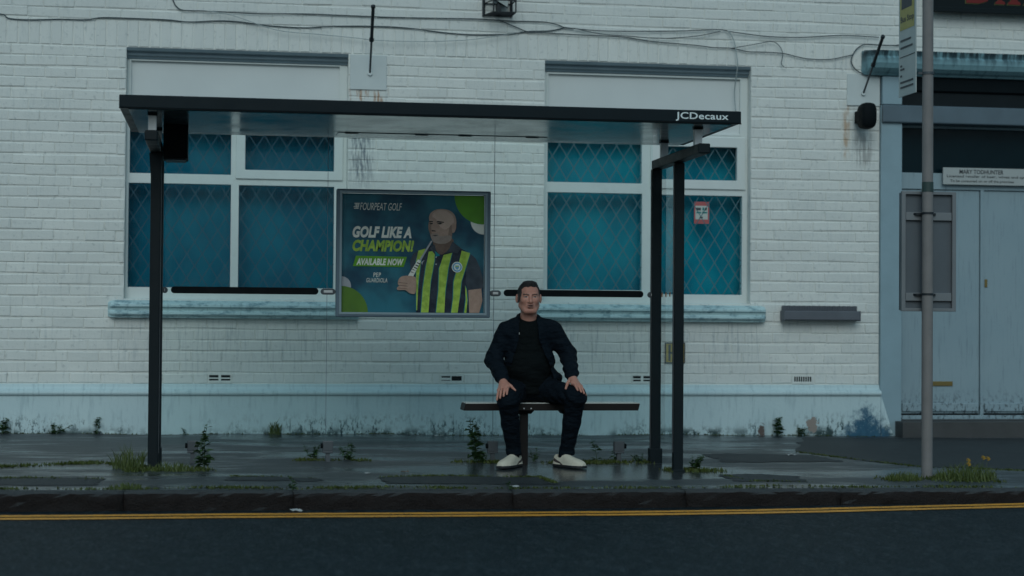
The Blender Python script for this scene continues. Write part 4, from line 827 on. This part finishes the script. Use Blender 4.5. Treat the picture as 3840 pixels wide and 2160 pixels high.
for a in [
 ('weed', -1.69, WY, .13, 80, .07, 'leaf', 'dark bushy weed at the wall foot, far left edge', 1), ('weed', -1.28, WY, .10, 90, .13, 'leaf', 'low spreading weed at wall foot, left of the tall thin one', 2), ('weed', -.985, WY, .15, 44, .03, 'leaf', 'upright thin weed at wall foot left of the left shelter post', 3),
 ('weed', .405, WY, .18, 60, .05, 'grass', 'tall grassy weed at wall foot under the left window', 4), ('weed', -.30, WY, .06, 30, .05, 'leaf', 'tiny weed at wall foot just right of left shelter post', 5), ('weed', 4.55, WY, .19, 66, .05, 'leaf', 'upright weed at wall foot right of the side glass', 6), ('weed', 4.75, WY, .09, 90, .12, 'leaf', 'low weed spreading beside brown bare plaster patch', 7),
 ('weed', -.61, -2.36, .24, 110, .10, 'grass', 'tall yellowish grass left of the left shelter post', 8), ('weed', -.12, -2.30, .30, 88, .05, 'leaf', 'tall leafy weed right of the left shelter post', 9), ('weed', -.33, -2.44, .09, 130, .16, 'grass', 'low grass round the foot of the left shelter post', 10),
 ('weed', .62, -1.84, .11, 90, .08, 'leaf', 'bushy weed left of the second glass foot', 12), ('weed', .87, -1.87, .13, 90, .08, 'leaf', 'bushy weed right of the second glass foot', 13), ('weed', 1.735, -1.99, .33, 132, .035, 'leaf', 'tallest leafy weed left of the sitting man', 14), ('weed', 1.79, -2.03, .06, 70, .10, 'leaf', 'low weed mat beside glass foot behind the left shoe', 15),
 ('weed', 2.17, -1.90, .10, 50, .05, 'leaf', 'small weed right of the bench leg', 16), ('weed', 2.63, -1.90, .16, 22, .05, 'leaf', 'small single weed between right shoe and last glass foot', 17), ('weed', 2.745, -1.93, .11, 30, .05, 'leaf', 'weed leaning on the last glass foot', 18), ('weed', 2.93, -1.98, .07, 100, .12, 'leaf', 'weeds at the foot of the rear right post', 19), ('weed', 3.19, -2.42, .11, 150, .12, 'leaf', 'leafy clump at the foot of the front right post', 20),
 ('weed', 4.50, -2.98, .10, 160, .12, 'grass', 'grass tuft left of the bus stop pole foot', 21), ('weed', 1.762, -3.40, .07, 40, .05, 'leaf', 'tiny weed in the kerb joint below the bench', 24), ('weed', .42, -3.40, .09, 40, .04, 'leaf', 'tiny weed in the kerb joint below the poster', 25), ('weed', -.58, -3.30, .06, 110, .10, 'grass', 'flat tuft behind the kerb below the left post', 26)]: weed(*a)
weed('weed', 4.93, -2.98, .17, 260, .22, 'grass', 'grass tuft with yellow flowers right of the bus stop pole', 22, flowers=4)
# moss and low growth in cracks
m = MB(); rn = random.Random(77)
def mossline(pts, n, w, h):
    for i in range(n):
        t = rn.random()*(len(pts)-1); k = int(t); a, b = pts[k], pts[k+1]; t -= k
        if math.sin(a[0]*31+t*9*math.hypot(b[0]-a[0], b[1]-a[1])+a[1]*7)+rn.uniform(-1, 1) < -.25: continue
        x, y = a[0]+(b[0]-a[0])*t+rn.gauss(0, w*.6), a[1]+(b[1]-a[1])*t+rn.gauss(0, w); z = pav_z(x, y) if y > -3.405 else gz(x, -3.45); s = rn.uniform(.004, .011); q = rn.uniform(0, 3.14)
        m.add([(x-s*math.cos(q), y-s*math.sin(q), z-.002), (x+s*math.cos(q), y+s*math.sin(q), z-.002), (x+rn.uniform(-.012, .012), y+rn.uniform(-.012, .012), z+h*rn.uniform(.3, 1))], [(0, 1, 2)])
mossline([(-2.2, -2.25), (-1.44, -2.25), (-.82, -2.05), (-.5, -2.3)], 2600, .035, .024); mossline([(-.6, -2.45), (-.1, -2.40)], 1200, .05, .03); mossline([(-2.2, -3.02), (-1.35, -2.84), (-.75, -2.9)], 900, .03, .014)
mossline([(-4, -3.36), (-.6, -3.34), (1.5, -3.36), (5.4, -3.36), (8, -3.34)], 5200, .022, .016); mossline([(.05, -2.80), (.6, -2.85)], 300, .02, .012); mossline([(1.0, -2.78), (1.5, -2.75), (2.05, -2.8), (2.1, -3.1)], 1100, .02, .014)
mossline([(2.25, -2.0), (3.0, -1.98)], 2200, .05, .024); mossline([(.5, -1.9), (1.0, -1.9)], 600, .03, .02); mossline([(1.6, -2.02), (2.0, -2.0)], 900, .03, .022); mossline([(3.32, -2.75), (3.4, -3.1), (3.8, -3.12)], 500, .025, .012); mossline([(4.3, -1.3), (4.6, -1.8), (4.9, -2.35), (5.6, -2.5)], 900, .02, .014); mossline([(3.0, -2.45), (3.4, -2.45)], 700, .04, .03)
mossline([(XL, -.06), (5.4, -.06)], 1800, .008, .014); mossline([(4.4, -2.95), (5.1, -3.0)], 1400, .07, .03)
o = m.build('moss', M['moss']); tag(o, 'patchy green moss and seedlings in the pavement cracks', kind='stuff')
def scrap(x, y, z, L, w, mat, label, seed, cat='litter'):
    rn = random.Random(seed); a = rn.uniform(-.5, .5); d = Vector((math.cos(a), math.sin(a), 0)); s = Vector((-d.y, d.x, 0)); m = MB(); N = 4; vs = []
    for i in range(N+1):
        for j in (-1, 0, 1): p = d*(L*(i/N-.5))+s*(w*j*.5*rn.uniform(.7, 1)); vs.append((p.x, p.y, .003+rn.uniform(0, .5)*w))
    m.add(vs, [(i*3+j, (i+1)*3+j, (i+1)*3+j+1, i*3+j+1) for i in range(N) for j in range(2)]); o = m.build('litter_scrap', M[mat]); o.location = (x, y, z); tag(o, label, cat, 'scraps of litter')
    so_ = o.modifiers.new('thick', 'SOLIDIFY'); so_.thickness = .002
for a in ((.437, -3.60, road_z(.43, -3.6), .075, .03, 'litter', 'pale paper scrap in the gutter below the poster', 1), (4.17, -1.60, pav_z(4.17, -1.6), .09, .03, 'litter', 'white scrap on dark patch right of the shelter', 2), (1.70, -.22, pav_z(1.7, -.22), .07, .03, 'litter', 'white scrap near the wall foot below the poster', 3), (1.80, -3.33, pav_z(1.8, -3.33), .06, .035, 'litter', 'crumpled white scrap beside the kerb below the bench', 4), (1.19, -2.56, pav_z(1.19, -2.56), .05, .02, 'litterb', 'small brown scrap on pavement left of the bench', 5), (.94, -2.6, pav_z(.94, -2.6), .035, .02, 'litter', 'tiny white scrap on pavement below the poster', 6), (4.83, -2.95, pav_z(4.83, -2.95), .03, .02, 'litter', 'tiny white scrap at the bus stop pole foot', 7)): scrap(*a)
# ------------------------------------------------------------------ sitting man: distance-field modelling, one closed surface per garment
class SDF:
    def __init__(s, lo, hi, h):
        s.lo = np.array(lo, np.float32); s.h = h; n = (np.ceil((np.array(hi)-np.array(lo))/h)).astype(int)+1; s.n = n
        s.ax = [s.lo[i]+h*np.arange(n[i], dtype=np.float32) for i in range(3)]; s.F = np.full(n, .5, np.float32)
    def sl(s, lo, hi):
        i0 = [max(0, int((lo[i]-s.lo[i])/s.h)) for i in range(3)]; i1 = [min(s.n[i], int((hi[i]-s.lo[i])/s.h)+2) for i in range(3)]
        q = tuple(slice(a, max(a, b)) for a, b in zip(i0, i1)); return q, s.ax[0][q[0]][:, None, None], s.ax[1][q[1]][None, :, None], s.ax[2][q[2]][None, None, :]
    def put(s, q, d, k, op):
        f_ = s.F[q]
        if op == 'u':
            h = np.clip(.5+.5*(f_-d)/k, 0, 1) if k > 0 else (d < f_).astype(np.float32); s.F[q] = f_*(1-h)+d*h-k*h*(1-h)
        elif op == 's':
            h = np.clip(.5-.5*(f_+d)/k, 0, 1); s.F[q] = f_*(1-h)-d*h+k*h*(1-h)
    def cap(s, a, b, ra, rb, k=.02, op='u', sy=1.0):      # tapered capsule, sy squashes depth
        a = np.array(a, float); b = np.array(b, float); R_ = max(ra, rb)/min(sy, 1)+k+.03
        q, x, y, z = s.sl(np.minimum(a, b)-R_, np.maximum(a, b)+R_); d = b-a
        px, py, pz = x-a[0], (y-a[1]), z-a[2]; t = np.clip((px*d[0]+py*d[1]+pz*d[2])/max(d@d, 1e-9), 0, 1)
        dist = np.sqrt((px-t*d[0])**2+((py-t*d[1])*sy)**2+(pz-t*d[2])**2)-(ra+(rb-ra)*t); s.put(q, dist.astype(np.float32)/max(1, sy), k, op)
    def ell(s, c, r, k=.02, op='u', rx=0.0, rz=0.0):
        R_ = max(r)+k+.03; q, x, y, z = s.sl(np.array(c)-R_, np.array(c)+R_); px, py, pz = x-c[0]+0*y+0*z, y-c[1]+0*x+0*z, z-c[2]+0*x+0*y
        if rx: cc, ss_ = math.cos(rx), math.sin(rx); py, pz = py*cc+pz*ss_, -py*ss_+pz*cc
        if rz: cc, ss_ = math.cos(rz), math.sin(rz); px, py = px*cc+py*ss_, -px*ss_+py*cc
        k0 = np.sqrt((px/r[0])**2+(py/r[1])**2+(pz/r[2])**2); k1 = np.sqrt((px/r[0]**2)**2+(py/r[1]**2)**2+(pz/r[2]**2)**2)+1e-6
        s.put(q, (k0*(k0-1)/k1).astype(np.float32), k, op)
    def grid(s): return s.ax[0][:, None, None], s.ax[1][None, :, None], s.ax[2][None, None, :]
    def mesh(s):
        F = s.F; n = np.array(F.shape)-1; S = F < 0
        c = np.zeros(n, np.int8)
        for i in (0, 1):
            for j in (0, 1):
                for k in (0, 1): c += S[i:i+n[0], j:j+n[1], k:k+n[2]]
        I = np.argwhere((c > 0) & (c < 8)); idx = np.full(n, -1, np.int32); idx[tuple(I.T)] = np.arange(len(I))
        cor = [(i, j, k) for i in (0, 1) for j in (0, 1) for k in (0, 1)]; V = [F[I[:, 0]+a, I[:, 1]+b, I[:, 2]+d] for a, b, d in cor]
        acc = np.zeros((len(I), 3)); cnt = np.zeros(len(I))
        for p in range(8):
            for q in range(p+1, 8):
                if sum(abs(cor[p][t]-cor[q][t]) for t in range(3)) != 1: continue
                mk = (V[p] < 0) != (V[q] < 0); t = np.where(mk, V[p]/np.where(mk, V[p]-V[q], 1), 0)
                acc += np.where(mk[:, None], np.array(cor[p])+t[:, None]*(np.array(cor[q])-np.array(cor[p])), 0); cnt += mk
        P = s.lo+s.h*(I+acc/cnt[:, None]); faces = []
        for ax in range(3):
            o = [t for t in range(3) if t != ax]; sl_a = [slice(None)]*3; sl_b = [slice(None)]*3; sl_a[ax] = slice(0, -1); sl_b[ax] = slice(1, None)
            A, B = S[tuple(sl_a)], S[tuple(sl_b)]; E = np.argwhere(A != B); ok = np.ones(len(E), bool)
            for t in o: ok &= (E[:, t] > 0) & (E[:, t] < n[t])
            E = E[ok]; q = []
            for (da, db) in ((0, 0), (-1, 0), (-1, -1), (0, -1)):
                G_ = E.copy(); G_[:, o[0]] += da; G_[:, o[1]] += db; q.append(idx[G_[:, 0], G_[:, 1], G_[:, 2]])
            Q = np.stack(q, 1); fl = A[tuple(E.T)] if ax != 1 else ~A[tuple(E.T)]; Q[~fl] = Q[~fl][:, ::-1]; faces.append(Q)
        Q = np.concatenate(faces); Q = Q[(Q >= 0).all(1)]
        return P, Q
def sdf_obj(name, sd, mats, parent, mi=None, smooth_it=2):
    P, Q = sd.mesh(); o0 = np.array(wl(parent)); me = bpy.data.meshes.new(name)
    # a little relaxation takes off the grid steps
    for _ in range(smooth_it):
        acc = np.zeros_like(P); cn = np.zeros(len(P))
        for a in range(4):
            for b in ((a+1) % 4, (a+3) % 4): np.add.at(acc, Q[:, a], P[Q[:, b]]); np.add.at(cn, Q[:, a], 1)
        P = P+.5*(acc/np.maximum(cn, 1)[:, None]-P)
    me.vertices.add(len(P)); me.vertices.foreach_set('co', (P-o0).astype(np.float32).ravel()); me.loops.add(len(Q)*4); me.loops.foreach_set('vertex_index', Q.astype(np.int32).ravel())
    me.polygons.add(len(Q)); me.polygons.foreach_set('loop_start', np.arange(0, len(Q)*4, 4, dtype=np.int32))
    me.update(calc_edges=True); me.validate()
    for m_ in mats: me.materials.append(m_)
    if mi is not None: me.polygons.foreach_set('material_index', mi(P[Q].mean(1)).astype(np.int32))
    me.polygons.foreach_set('use_smooth', np.ones(len(me.polygons), bool))
    o = bpy.data.objects.new(name, me); COL.objects.link(o); o.parent = parent; return o

man = empty('person', (2.09, -2.25, 0.0)); tag(man, 'man in navy jacket, dark trousers and cream shoes sitting on the bench, hands on knees', 'person')
def mat_skin():
    t = NT('skin'); c = t.mix(t.noise(30, 4), (.44, .200, .150), (.60, .295, .225)); t.set(c, .5, 0, .4); t.b.inputs['Subsurface Weight'].default_value = .08; t.bump(t.noise(220, 3), .12, .002); return t.m
def mat_cloth(name, a, b, wr=.5, fine=700):
    t = NT(name); t.set(t.mix(t.noise(9, 4), a, b), .85, 0, .12); pass
    fold = t.noise(13, 2, .45, t.scaled(1, 1, 2.4)); t.bump(t.math('ADD', t.math('MULTIPLY', fold, 3.4), t.math('MULTIPLY', t.noise(fine, 2), .15)), wr, .02); return t.m
SK = mat_skin(); JK = mat_cloth('navy_jacket_cloth', (.0028, .0065, .0115), (.0062, .0120, .0190), .55); TS = mat_cloth('black_tshirt_cloth', (.0025, .0045, .0052), (.0045, .0070, .0080), .35); TR = mat_cloth('dark_navy_trouser_cloth', (.0026, .0060, .0108), (.0055, .0105, .0165), .5)
LIP = simple('lips', (.32, .155, .125), .5); MOU = simple('mouth_shadow', (.02, .008, .008), .6); EYE = simple('eye_and_socket_shade', (.022, .018, .017), .3); EYW = simple('eye_white', (.32, .32, .30), .3); BROW = simple('eyebrow', (.12, .070, .055), .7)
HAIR = NT('short_dark_hair'); HAIR.set(HAIR.mix(HAIR.noise(160, 3), (.005, .005, .006), (.022, .021, .022)), .6); HAIR.bump(HAIR.noise(300, 2), .6, .004); HAIR = HAIR.m
SHO = NT('cream_suede'); SHO.set(SHO.mix(SHO.noise(24, 4), (.50, .45, .36), (.66, .61, .50)), .75, 0, .2); SHO.bump(SHO.noise(300, 2), .2, .002); SHO = SHO.m
SOLE = simple('dark_rubber_sole', (.014, .014, .016), .6); STRI = simple('dark_brown_shoe_stripe', (.060, .045, .042), .6); SOLW = simple('cream_midsole', (.42, .40, .35), .6)

# joints: l = his right side (left in the picture), r = his left side
HIP = {'l': (2.005, -2.09, .525), 'r': (2.205, -2.09, .530)}; KNEE = {'l': (1.893, -2.475, .478), 'r': (2.360, -2.480, .500)}; ANK = {'l': (1.966, -2.275, .105), 'r': (2.338, -2.275, .102)}
SHO_J = {'l': (1.928, -2.125, .932), 'r': (2.268, -2.125, .942)}; ELB = {'l': (1.847, -2.120, .742), 'r': (2.372, -2.120, .775)}; WRI = {'l': (1.872, -2.375, .607), 'r': (2.352, -2.372, .628)}
HC = np.array((2.079, -2.195, 1.172))        # head centre
def hp(x, y, z): return (HC[0]+x*math.cos(.06)+y*math.sin(.06), HC[1]+y, HC[2]+z)
# ---- body
b = SDF((1.74, -2.60, .05), (2.47, -1.98, 1.31), .0033)
b.cap((2.10, -2.08, .60), (2.09, -2.12, .88), .085, .105, .03); b.cap((1.985, -2.13, .94), (2.21, -2.13, .945), .045, .045, .05)
for s in 'lr':
    b.cap(SHO_J[s], ELB[s], .042, .036, .02); b.cap(ELB[s], WRI[s], .036, .026, .02); b.cap(HIP[s], KNEE[s], .060, .045, .02); b.cap(KNEE[s], ANK[s], .045, .032, .02)
b.cap(hp(0, .012, -.075), (2.088, -2.130, .955), .054, .066, .03)
b.ell(hp(0, .018, .036), (.0745, .090, .0735), .02); b.ell(hp(0, -.024, -.022), (.0665, .068, .084), .03); b.ell(hp(0, -.062, -.090), (.034, .026, .022), .03)
for sg in (-1, 1):
    b.cap(hp(sg*.054, .0, -.055), hp(sg*.028, -.060, -.092), .019, .018, .025); b.ell(hp(sg*.038, -.060, -.018), (.022, .024, .020), .025)
    b.ell(hp(sg*.0815, .012, -.008), (.0095, .018, .032), .008, rz=-sg*.45)
b.cap(hp(-.036, -.078, .022), hp(.036, -.078, .022), .013, .013, .014)
for sg in (-1, 1): b.ell(hp(sg*.031, -.098, .005), (.019, .012, .0095), .010, 's')
for sg in (-1, 1): b.ell(hp(sg*.031, -.0745, .004), (.0145, .0130, .0105), .003)
b.cap(hp(0, -.088, .014), hp(0, -.109, -.030), .0075, .0115, .010); 
for sg in (-1, 1): b.ell(hp(sg*.012, -.097, -.034), (.008, .010, .007), .006)
b.ell(hp(0, -.083, -.058), (.028, .012, .020), .014)
b.ell(hp(0, -.0985, -.0535), (.021, .006, .0045), .004); b.ell(hp(0, -.0970, -.0675), (.018, .006, .0052), .004); b.ell(hp(0, -.1040, -.0600), (.0140, .014, .0034), .002, 's')
b.ell(hp(0, -.090, -.079), (.018, .008, .005), .006, 's')
# ---- hands: palm and five fingers each, draped over the thighs
def hand(sd, s):
    sg = -1 if s == 'l' else 1; w = Vector(WRI[s]); 
    if s == 'l':
        kn = [Vector(q) for q in ((1.893, -2.462, .566), (1.872, -2.468, .566), (1.852, -2.462, .556), (1.834, -2.448, .540))]
        tips = [Vector(q) for q in ((1.872, -2.545, .518), (1.850, -2.548, .505), (1.828, -2.535, .492), (1.811, -2.508, .478))]
        th = [Vector(q) for q in ((1.886, -2.395, .590), (1.918, -2.430, .567), (1.942, -2.462, .540))]
    else:
        kn = [Vector(q) for q in ((2.338, -2.462, .588), (2.359, -2.468, .588), (2.379, -2.462, .580), (2.397, -2.448, .566))]
        tips = [Vector(q) for q in ((2.356, -2.548, .545), (2.380, -2.550, .534), (2.402, -2.536, .524), (2.419, -2.508, .510))]
        th = [Vector(q) for q in ((2.336, -2.395, .612), (2.308, -2.430, .585), (2.290, -2.465, .552))]
    for k in kn: sd.cap(w, k, .021, .0125, .012)
    sd.cap(kn[0], kn[3], .0125, .0115, .012)
    for i, (k, t) in enumerate(zip(kn, tips)):
        mid = k.lerp(t, .52)+Vector((0, -.004, .0085)); sd.cap(k, mid, .0102, .0092, .004); sd.cap(mid, t, .0092, .0074, .004)
    sd.cap(th[0], th[1], .0155, .0115, .010); sd.cap(th[1], th[2], .0112, .0082, .005)
hand(b, 'l'); hand(b, 'r')
def bmi(c):
    x = c[:, 0]-HC[0]; y = c[:, 1]-HC[1]; z = c[:, 2]-HC[2]; o = np.zeros(len(c), int); fr_ = y < -.07
    o[fr_ & ((z > -.075) & (z < -.049)) & (np.abs(x+.005) < .021) & (y < -.091)] = 1
    o[fr_ & (np.abs(z+.0600) < .0036) & (np.abs(x+.005) < .0135)] = 2
    for sg in (-1, 1):
        ex = x-sg*.031+.005; e = (ex/.0138)**2+((z-.0025)/.0052)**2 < 1; o[fr_ & e] = 3; o[fr_ & e & (np.abs(np.abs(ex-.001)-.0085) < .0028) & (np.abs(z-.0025) < .0030)] = 4  # dark eye area includes socket shade painted into the colour
        o[fr_ & (np.abs(ex) < .021) & (np.abs(z-.0205+.12*np.abs(ex)-.10*sg*ex) < .0042)] = 5
    o[(o == 0) & (y > -.048) & (np.abs(x) > .058) & (np.abs(x+.004) < .0765) & (z > -.030-.6*(y+.02)) & (z < .09)] = 6
    return o
sdf_obj('body', b, [SK, LIP, MOU, EYE, EYW, BROW, simple('cropped_side_hair', (.055, .045, .042), .7, var=.4, vs=150)], man, bmi, 1)
# ---- hair
h_ = SDF((1.97, -2.33, 1.08), (2.19, -2.05, 1.31), .004); h_.ell(hp(0, .018, .0365), (.0765, .0925, .0755), .0); h_.ell(hp(0, -.030, .098), (.046, .038, .012), .03)
x, y, z = h_.grid(); yl = y-HC[1]; zl = z-HC[2]
line = np.interp(yl, [-.12, -.085, -.060, -.040, -.025, -.012, .004, .03, .06, .13], [.090, .086, .074, .044, .004, -.022, -.026, -.008, -.055, -.075]).astype(np.float32)
xl_ = x-HC[0]; line = line+(.004*np.sin(xl_*170+.6)+.003*np.sin(xl_*410)+.022*np.clip(np.abs(np.abs(xl_)-.047)*-40+1, 0, 1)*(yl < -.03)).astype(np.float32)
h_.F = np.maximum(h_.F, (line-zl)*.75)
h_.F = h_.F+(.0020*np.sin(x*420+z*60)*np.sin(y*380+z*90)+.0014*np.sin(x*230+y*300)).astype(np.float32)
sdf_obj('hair', h_, [HAIR], man, None, 1)
# ---- t-shirt
t_ = SDF((1.86, -2.34, .50), (2.32, -1.96, 1.08), .006)
t_.cap((2.10, -2.10, .58), (2.09, -2.125, .70), .150, .150, .03, sy=1.18); t_.cap((2.09, -2.125, .70), (2.085, -2.13, .90), .150, .140, .03, sy=1.25); t_.cap((1.97, -2.13, .935), (2.20, -2.13, .94), .054, .054, .04); t_.cap((2.082, -2.140, .94), (2.082, -2.152, .995), .085, .066, .03)
t_.ell((2.080, -2.19, 1.050), (.056, .060, .045), .012, 's')
x, y, z = t_.grid(); t_.F = t_.F+(.0035*np.sin(z*55+x*22)*np.clip((.85-z)*4, 0, 1)).astype(np.float32)
sdf_obj('tshirt', t_, [TS], man)
# ---- trousers
r_ = SDF((1.76, -2.58, .06), (2.48, -1.94, .68), .006)
r_.cap((2.02, -2.07, .545), (2.19, -2.07, .548), .105, .105, .04); r_.ell((2.105, -2.10, .58), (.155, .120, .09), .04)
for s in 'lr':
    K = KNEE[s]; A = ANK[s]; H = HIP[s]
    r_.cap(H, K, .094, .066, .03); r_.ell((K[0], K[1]+.010, K[2]+.004), (.062, .058, .060), .03); mid = (K[0]*.55+A[0]*.45, K[1]*.55+A[1]*.45+.012, K[2]*.55+A[2]*.45)
    r_.cap((K[0], K[1]+.012, K[2]-.01), mid, .067, .061, .025); r_.cap(mid, (A[0], A[1], A[2]+.018), .061, .050, .02); r_.cap((A[0], A[1], A[2]+.012), (A[0], A[1]-.004, A[2]-.004), .051, .053, .01)
x, y, z = r_.grid()
r_.F = r_.F+(.0030*np.sin(z*95+x*30+y*20)*np.clip((.26-z)*6, 0, 1)+.0035*np.sin(z*70-y*60+x*25)*np.clip(1-np.abs(z-.47)*7, 0, 1)).astype(np.float32)
r_.F = np.maximum(r_.F, (.088-z)+0*x+0*y)
sdf_obj('trousers', r_, [TR], man)
# ---- jacket, open at the front
j = SDF((1.74, -2.47, .53), (2.47, -1.93, 1.09), .0055)
j.cap((2.105, -2.09, .625), (2.10, -2.105, .72), .172, .172, .03, sy=1.12); j.cap((2.10, -2.105, .72), (2.09, -2.12, .90), .170, .150, .03, sy=1.12)
j.cap((1.962, -2.125, .938), (2.234, -2.125, .945), .064, .064, .04); j.cap((2.085, -2.125, .93), (2.085, -2.128, 1.010), .125, .072, .05); j.cap((2.02, -2.125, .985), (1.95, -2.125, .955), .050, .052, .03); j.cap((2.15, -2.125, .988), (2.25, -2.125, .960), .050, .052, .03)
j.ell((2.265, -2.10, .615), (.070, .10, .052), .03)
for s in 'lr':
    j.cap(SHO_J[s], ELB[s], .066, .059, .028); j.ell(ELB[s], (.058, .060, .056), .02); W = Vector(WRI[s]); E_ = Vector(ELB[s]); q = E_.lerp(W, .78); j.cap(E_, q, .059, .049, .02); j.cap(E_.lerp(W, .70), E_.lerp(W, .82), .053, .050, .012); j.cap(E_.lerp(W, .86), E_.lerp(W, .985), .041, .039, .006)
x, y, z = j.grid()
# arms fall clear of the body: folds round the elbows and across the chest
fold = .0050*np.sin(z*64+x*48+y*30)*np.clip(1-np.abs(z-.74)*5.5, 0, 1)+.0030*np.sin(z*120-x*36)*np.clip(1-np.abs(z-.66)*9, 0, 1)+.0028*np.sin(x*70+z*42)*np.clip((z-.60)*4, 0, 1)
j.F = j.F+fold.astype(np.float32)
xl = np.interp(z, [.55, .63, .70, .80, .88, .95, 1.0, 1.09], [1.920, 1.930, 1.955, 1.986, 2.004, 2.006, 2.012, 2.022]).astype(np.float32); xr = np.interp(z, [.55, .63, .70, .80, .88, .95, 1.0, 1.09], [2.262, 2.252, 2.226, 2.178, 2.142, 2.138, 2.136, 2.138]).astype(np.float32)
wd = np.maximum(np.maximum(xl-x, x-xr), (y-(-2.150))+0*z); j.F = np.maximum(j.F, -wd.astype(np.float32))
# hollow for shirt and neck, stand collar left standing round the neck
ne = np.sqrt(((x-2.084)/1.0)**2+((y+2.150)/1.05)**2)-.0640; ne = np.maximum(ne, .93-z); j.F = np.maximum(j.F, -ne.astype(np.float32))
ring = np.abs(np.sqrt((x-2.084)**2+((y+2.142)/1.06)**2)-(.0745+.10*np.clip(1.03-z, 0, 1)))-.0068; ring = np.maximum(ring, np.maximum(z-(1.052+.25*(y+2.14)*0+.02*np.clip((y+2.14)*8, -1, 1)), .955-z)); ring = np.maximum(ring, -np.maximum(np.maximum(xl+.004-x, x-xr+.004), y+2.165))
j.F = np.minimum(j.F, ring.astype(np.float32))
sdf_obj('jacket', j, [JK], man)
m = MB(); m.box(2.0005, 2.0035, -2.262, -2.258, .915, .930); m.build('zip_pull', M['alu'], man)
# ---- shoes
for s, toe, heel in (('l', (1.852, -2.440), (2.018, -2.214)), ('r', (2.420, -2.443), (2.266, -2.214))):
    T = np.array(toe); H = np.array(heel); D = T-H; LEN = float(np.hypot(*D)); D = D/LEN; Nn = np.array((-D[1], D[0])); out = -1 if s == 'l' else 1
    gzv = float(gz(*(.5*(T+H))))+.005
    lo = np.minimum(T, H)-.07; hi = np.maximum(T, H)+.07
    sd = SDF((lo[0], lo[1], gzv-.01), (hi[0], hi[1], gzv+.125), .0034); x, y, z = sd.grid()
    l = (x-H[0])*D[0]+(y-H[1])*D[1]+0*z; wv = (x-H[0])*Nn[0]+(y-H[1])*Nn[1]+0*z; zz = z-gzv+0*l; u = np.clip(l/LEN, .004, .996)
    hw = np.interp(u, [-.02, 0, .06, .18, .40, .62, .78, .90, .97, 1.0, 1.03], [.016, .020, .031, .036, .035, .046, .048, .041, .029, .020, .016]); cv = np.interp(u, [0, .4, .75, 1], [0, .004, 0, -.010])*(1 if s == 'l' else -1)
    top = np.interp(u, [-.02, 0, .05, .16, .30, .42, .55, .70, .84, .95, 1.03], [.05, .074, .083, .084, .090, .094, .080, .067, .058, .046, .024])
    qq = (np.abs((wv-cv)/hw)**2.6+np.clip(zz/top, 0, None)**2.6)**(1/2.6); d = (qq-1)*np.minimum(hw, top)*.75; d = np.maximum(np.maximum(d, -zz), np.maximum(-l, l-LEN))
    sole = np.maximum(np.abs(wv-cv)-(hw+.0025), np.maximum(zz-np.interp(u, [0, .5, 1], [.024, .019, .018]), -zz)); sole = np.maximum(sole, np.maximum(-l-.002, l-LEN-.002))
    d = np.minimum(d, sole); an = np.sqrt(((l-.075)/1.25)**2+wv**2)-.030; an = np.maximum(an, .062-zz); d = np.maximum(d, -an); sd.F = d.astype(np.float32)
    for k in range(4):
        lk = .43+.065*k; c0 = H+D*LEN*lk; zt = gzv+float(np.interp(lk, [.42, .55, .70], [.093, .076, .060]))-.001; sd.cap((*(c0+Nn*.017), zt-.004), (*(c0-Nn*.017), zt-.004), .0034, .0034, .001)
    def smi(c, H=H, D=D, Nn=Nn, LEN=LEN, gzv=gzv, out=out, s=s):
        l = ((c[:, :2]-H)@D)/LEN; w = ((c[:, :2]-H)@Nn); zz = c[:, 2]-gzv; o = np.zeros(len(c), int)
        o[zz < .0185] = 1
        side = np.abs(w) > .018
        up = .036+.030*np.clip((.34-l)/.34, 0, 1)**1.2
        lowr = up-.012-.010*np.clip((.36-l)/.3, 0, 1)
        o[side & (l < .46) & (l > .03) & (zz > np.maximum(lowr-.012*np.clip((l-.30)/.16, 0, 1)*1.2, .0150)) & (zz < up-.022*np.clip((l-.30)/.16, 0, 1))] = 2
        return o
    sdf_obj('shoe', sd, [SHO, SOLE, STRI], man, smi, 1)
    sk = SDF((*(H-.03+D*.07-.03), gzv+.03), (*(H+.03+D*.07+.03), .15), .006); c0 = H+D*.072; sk.cap((*c0, gzv+.05), (*(c0*.6+.4*np.array(ANK[s][:2])), .13), .028, .036, .01); sdf_obj('sock', sk, [TR], man)
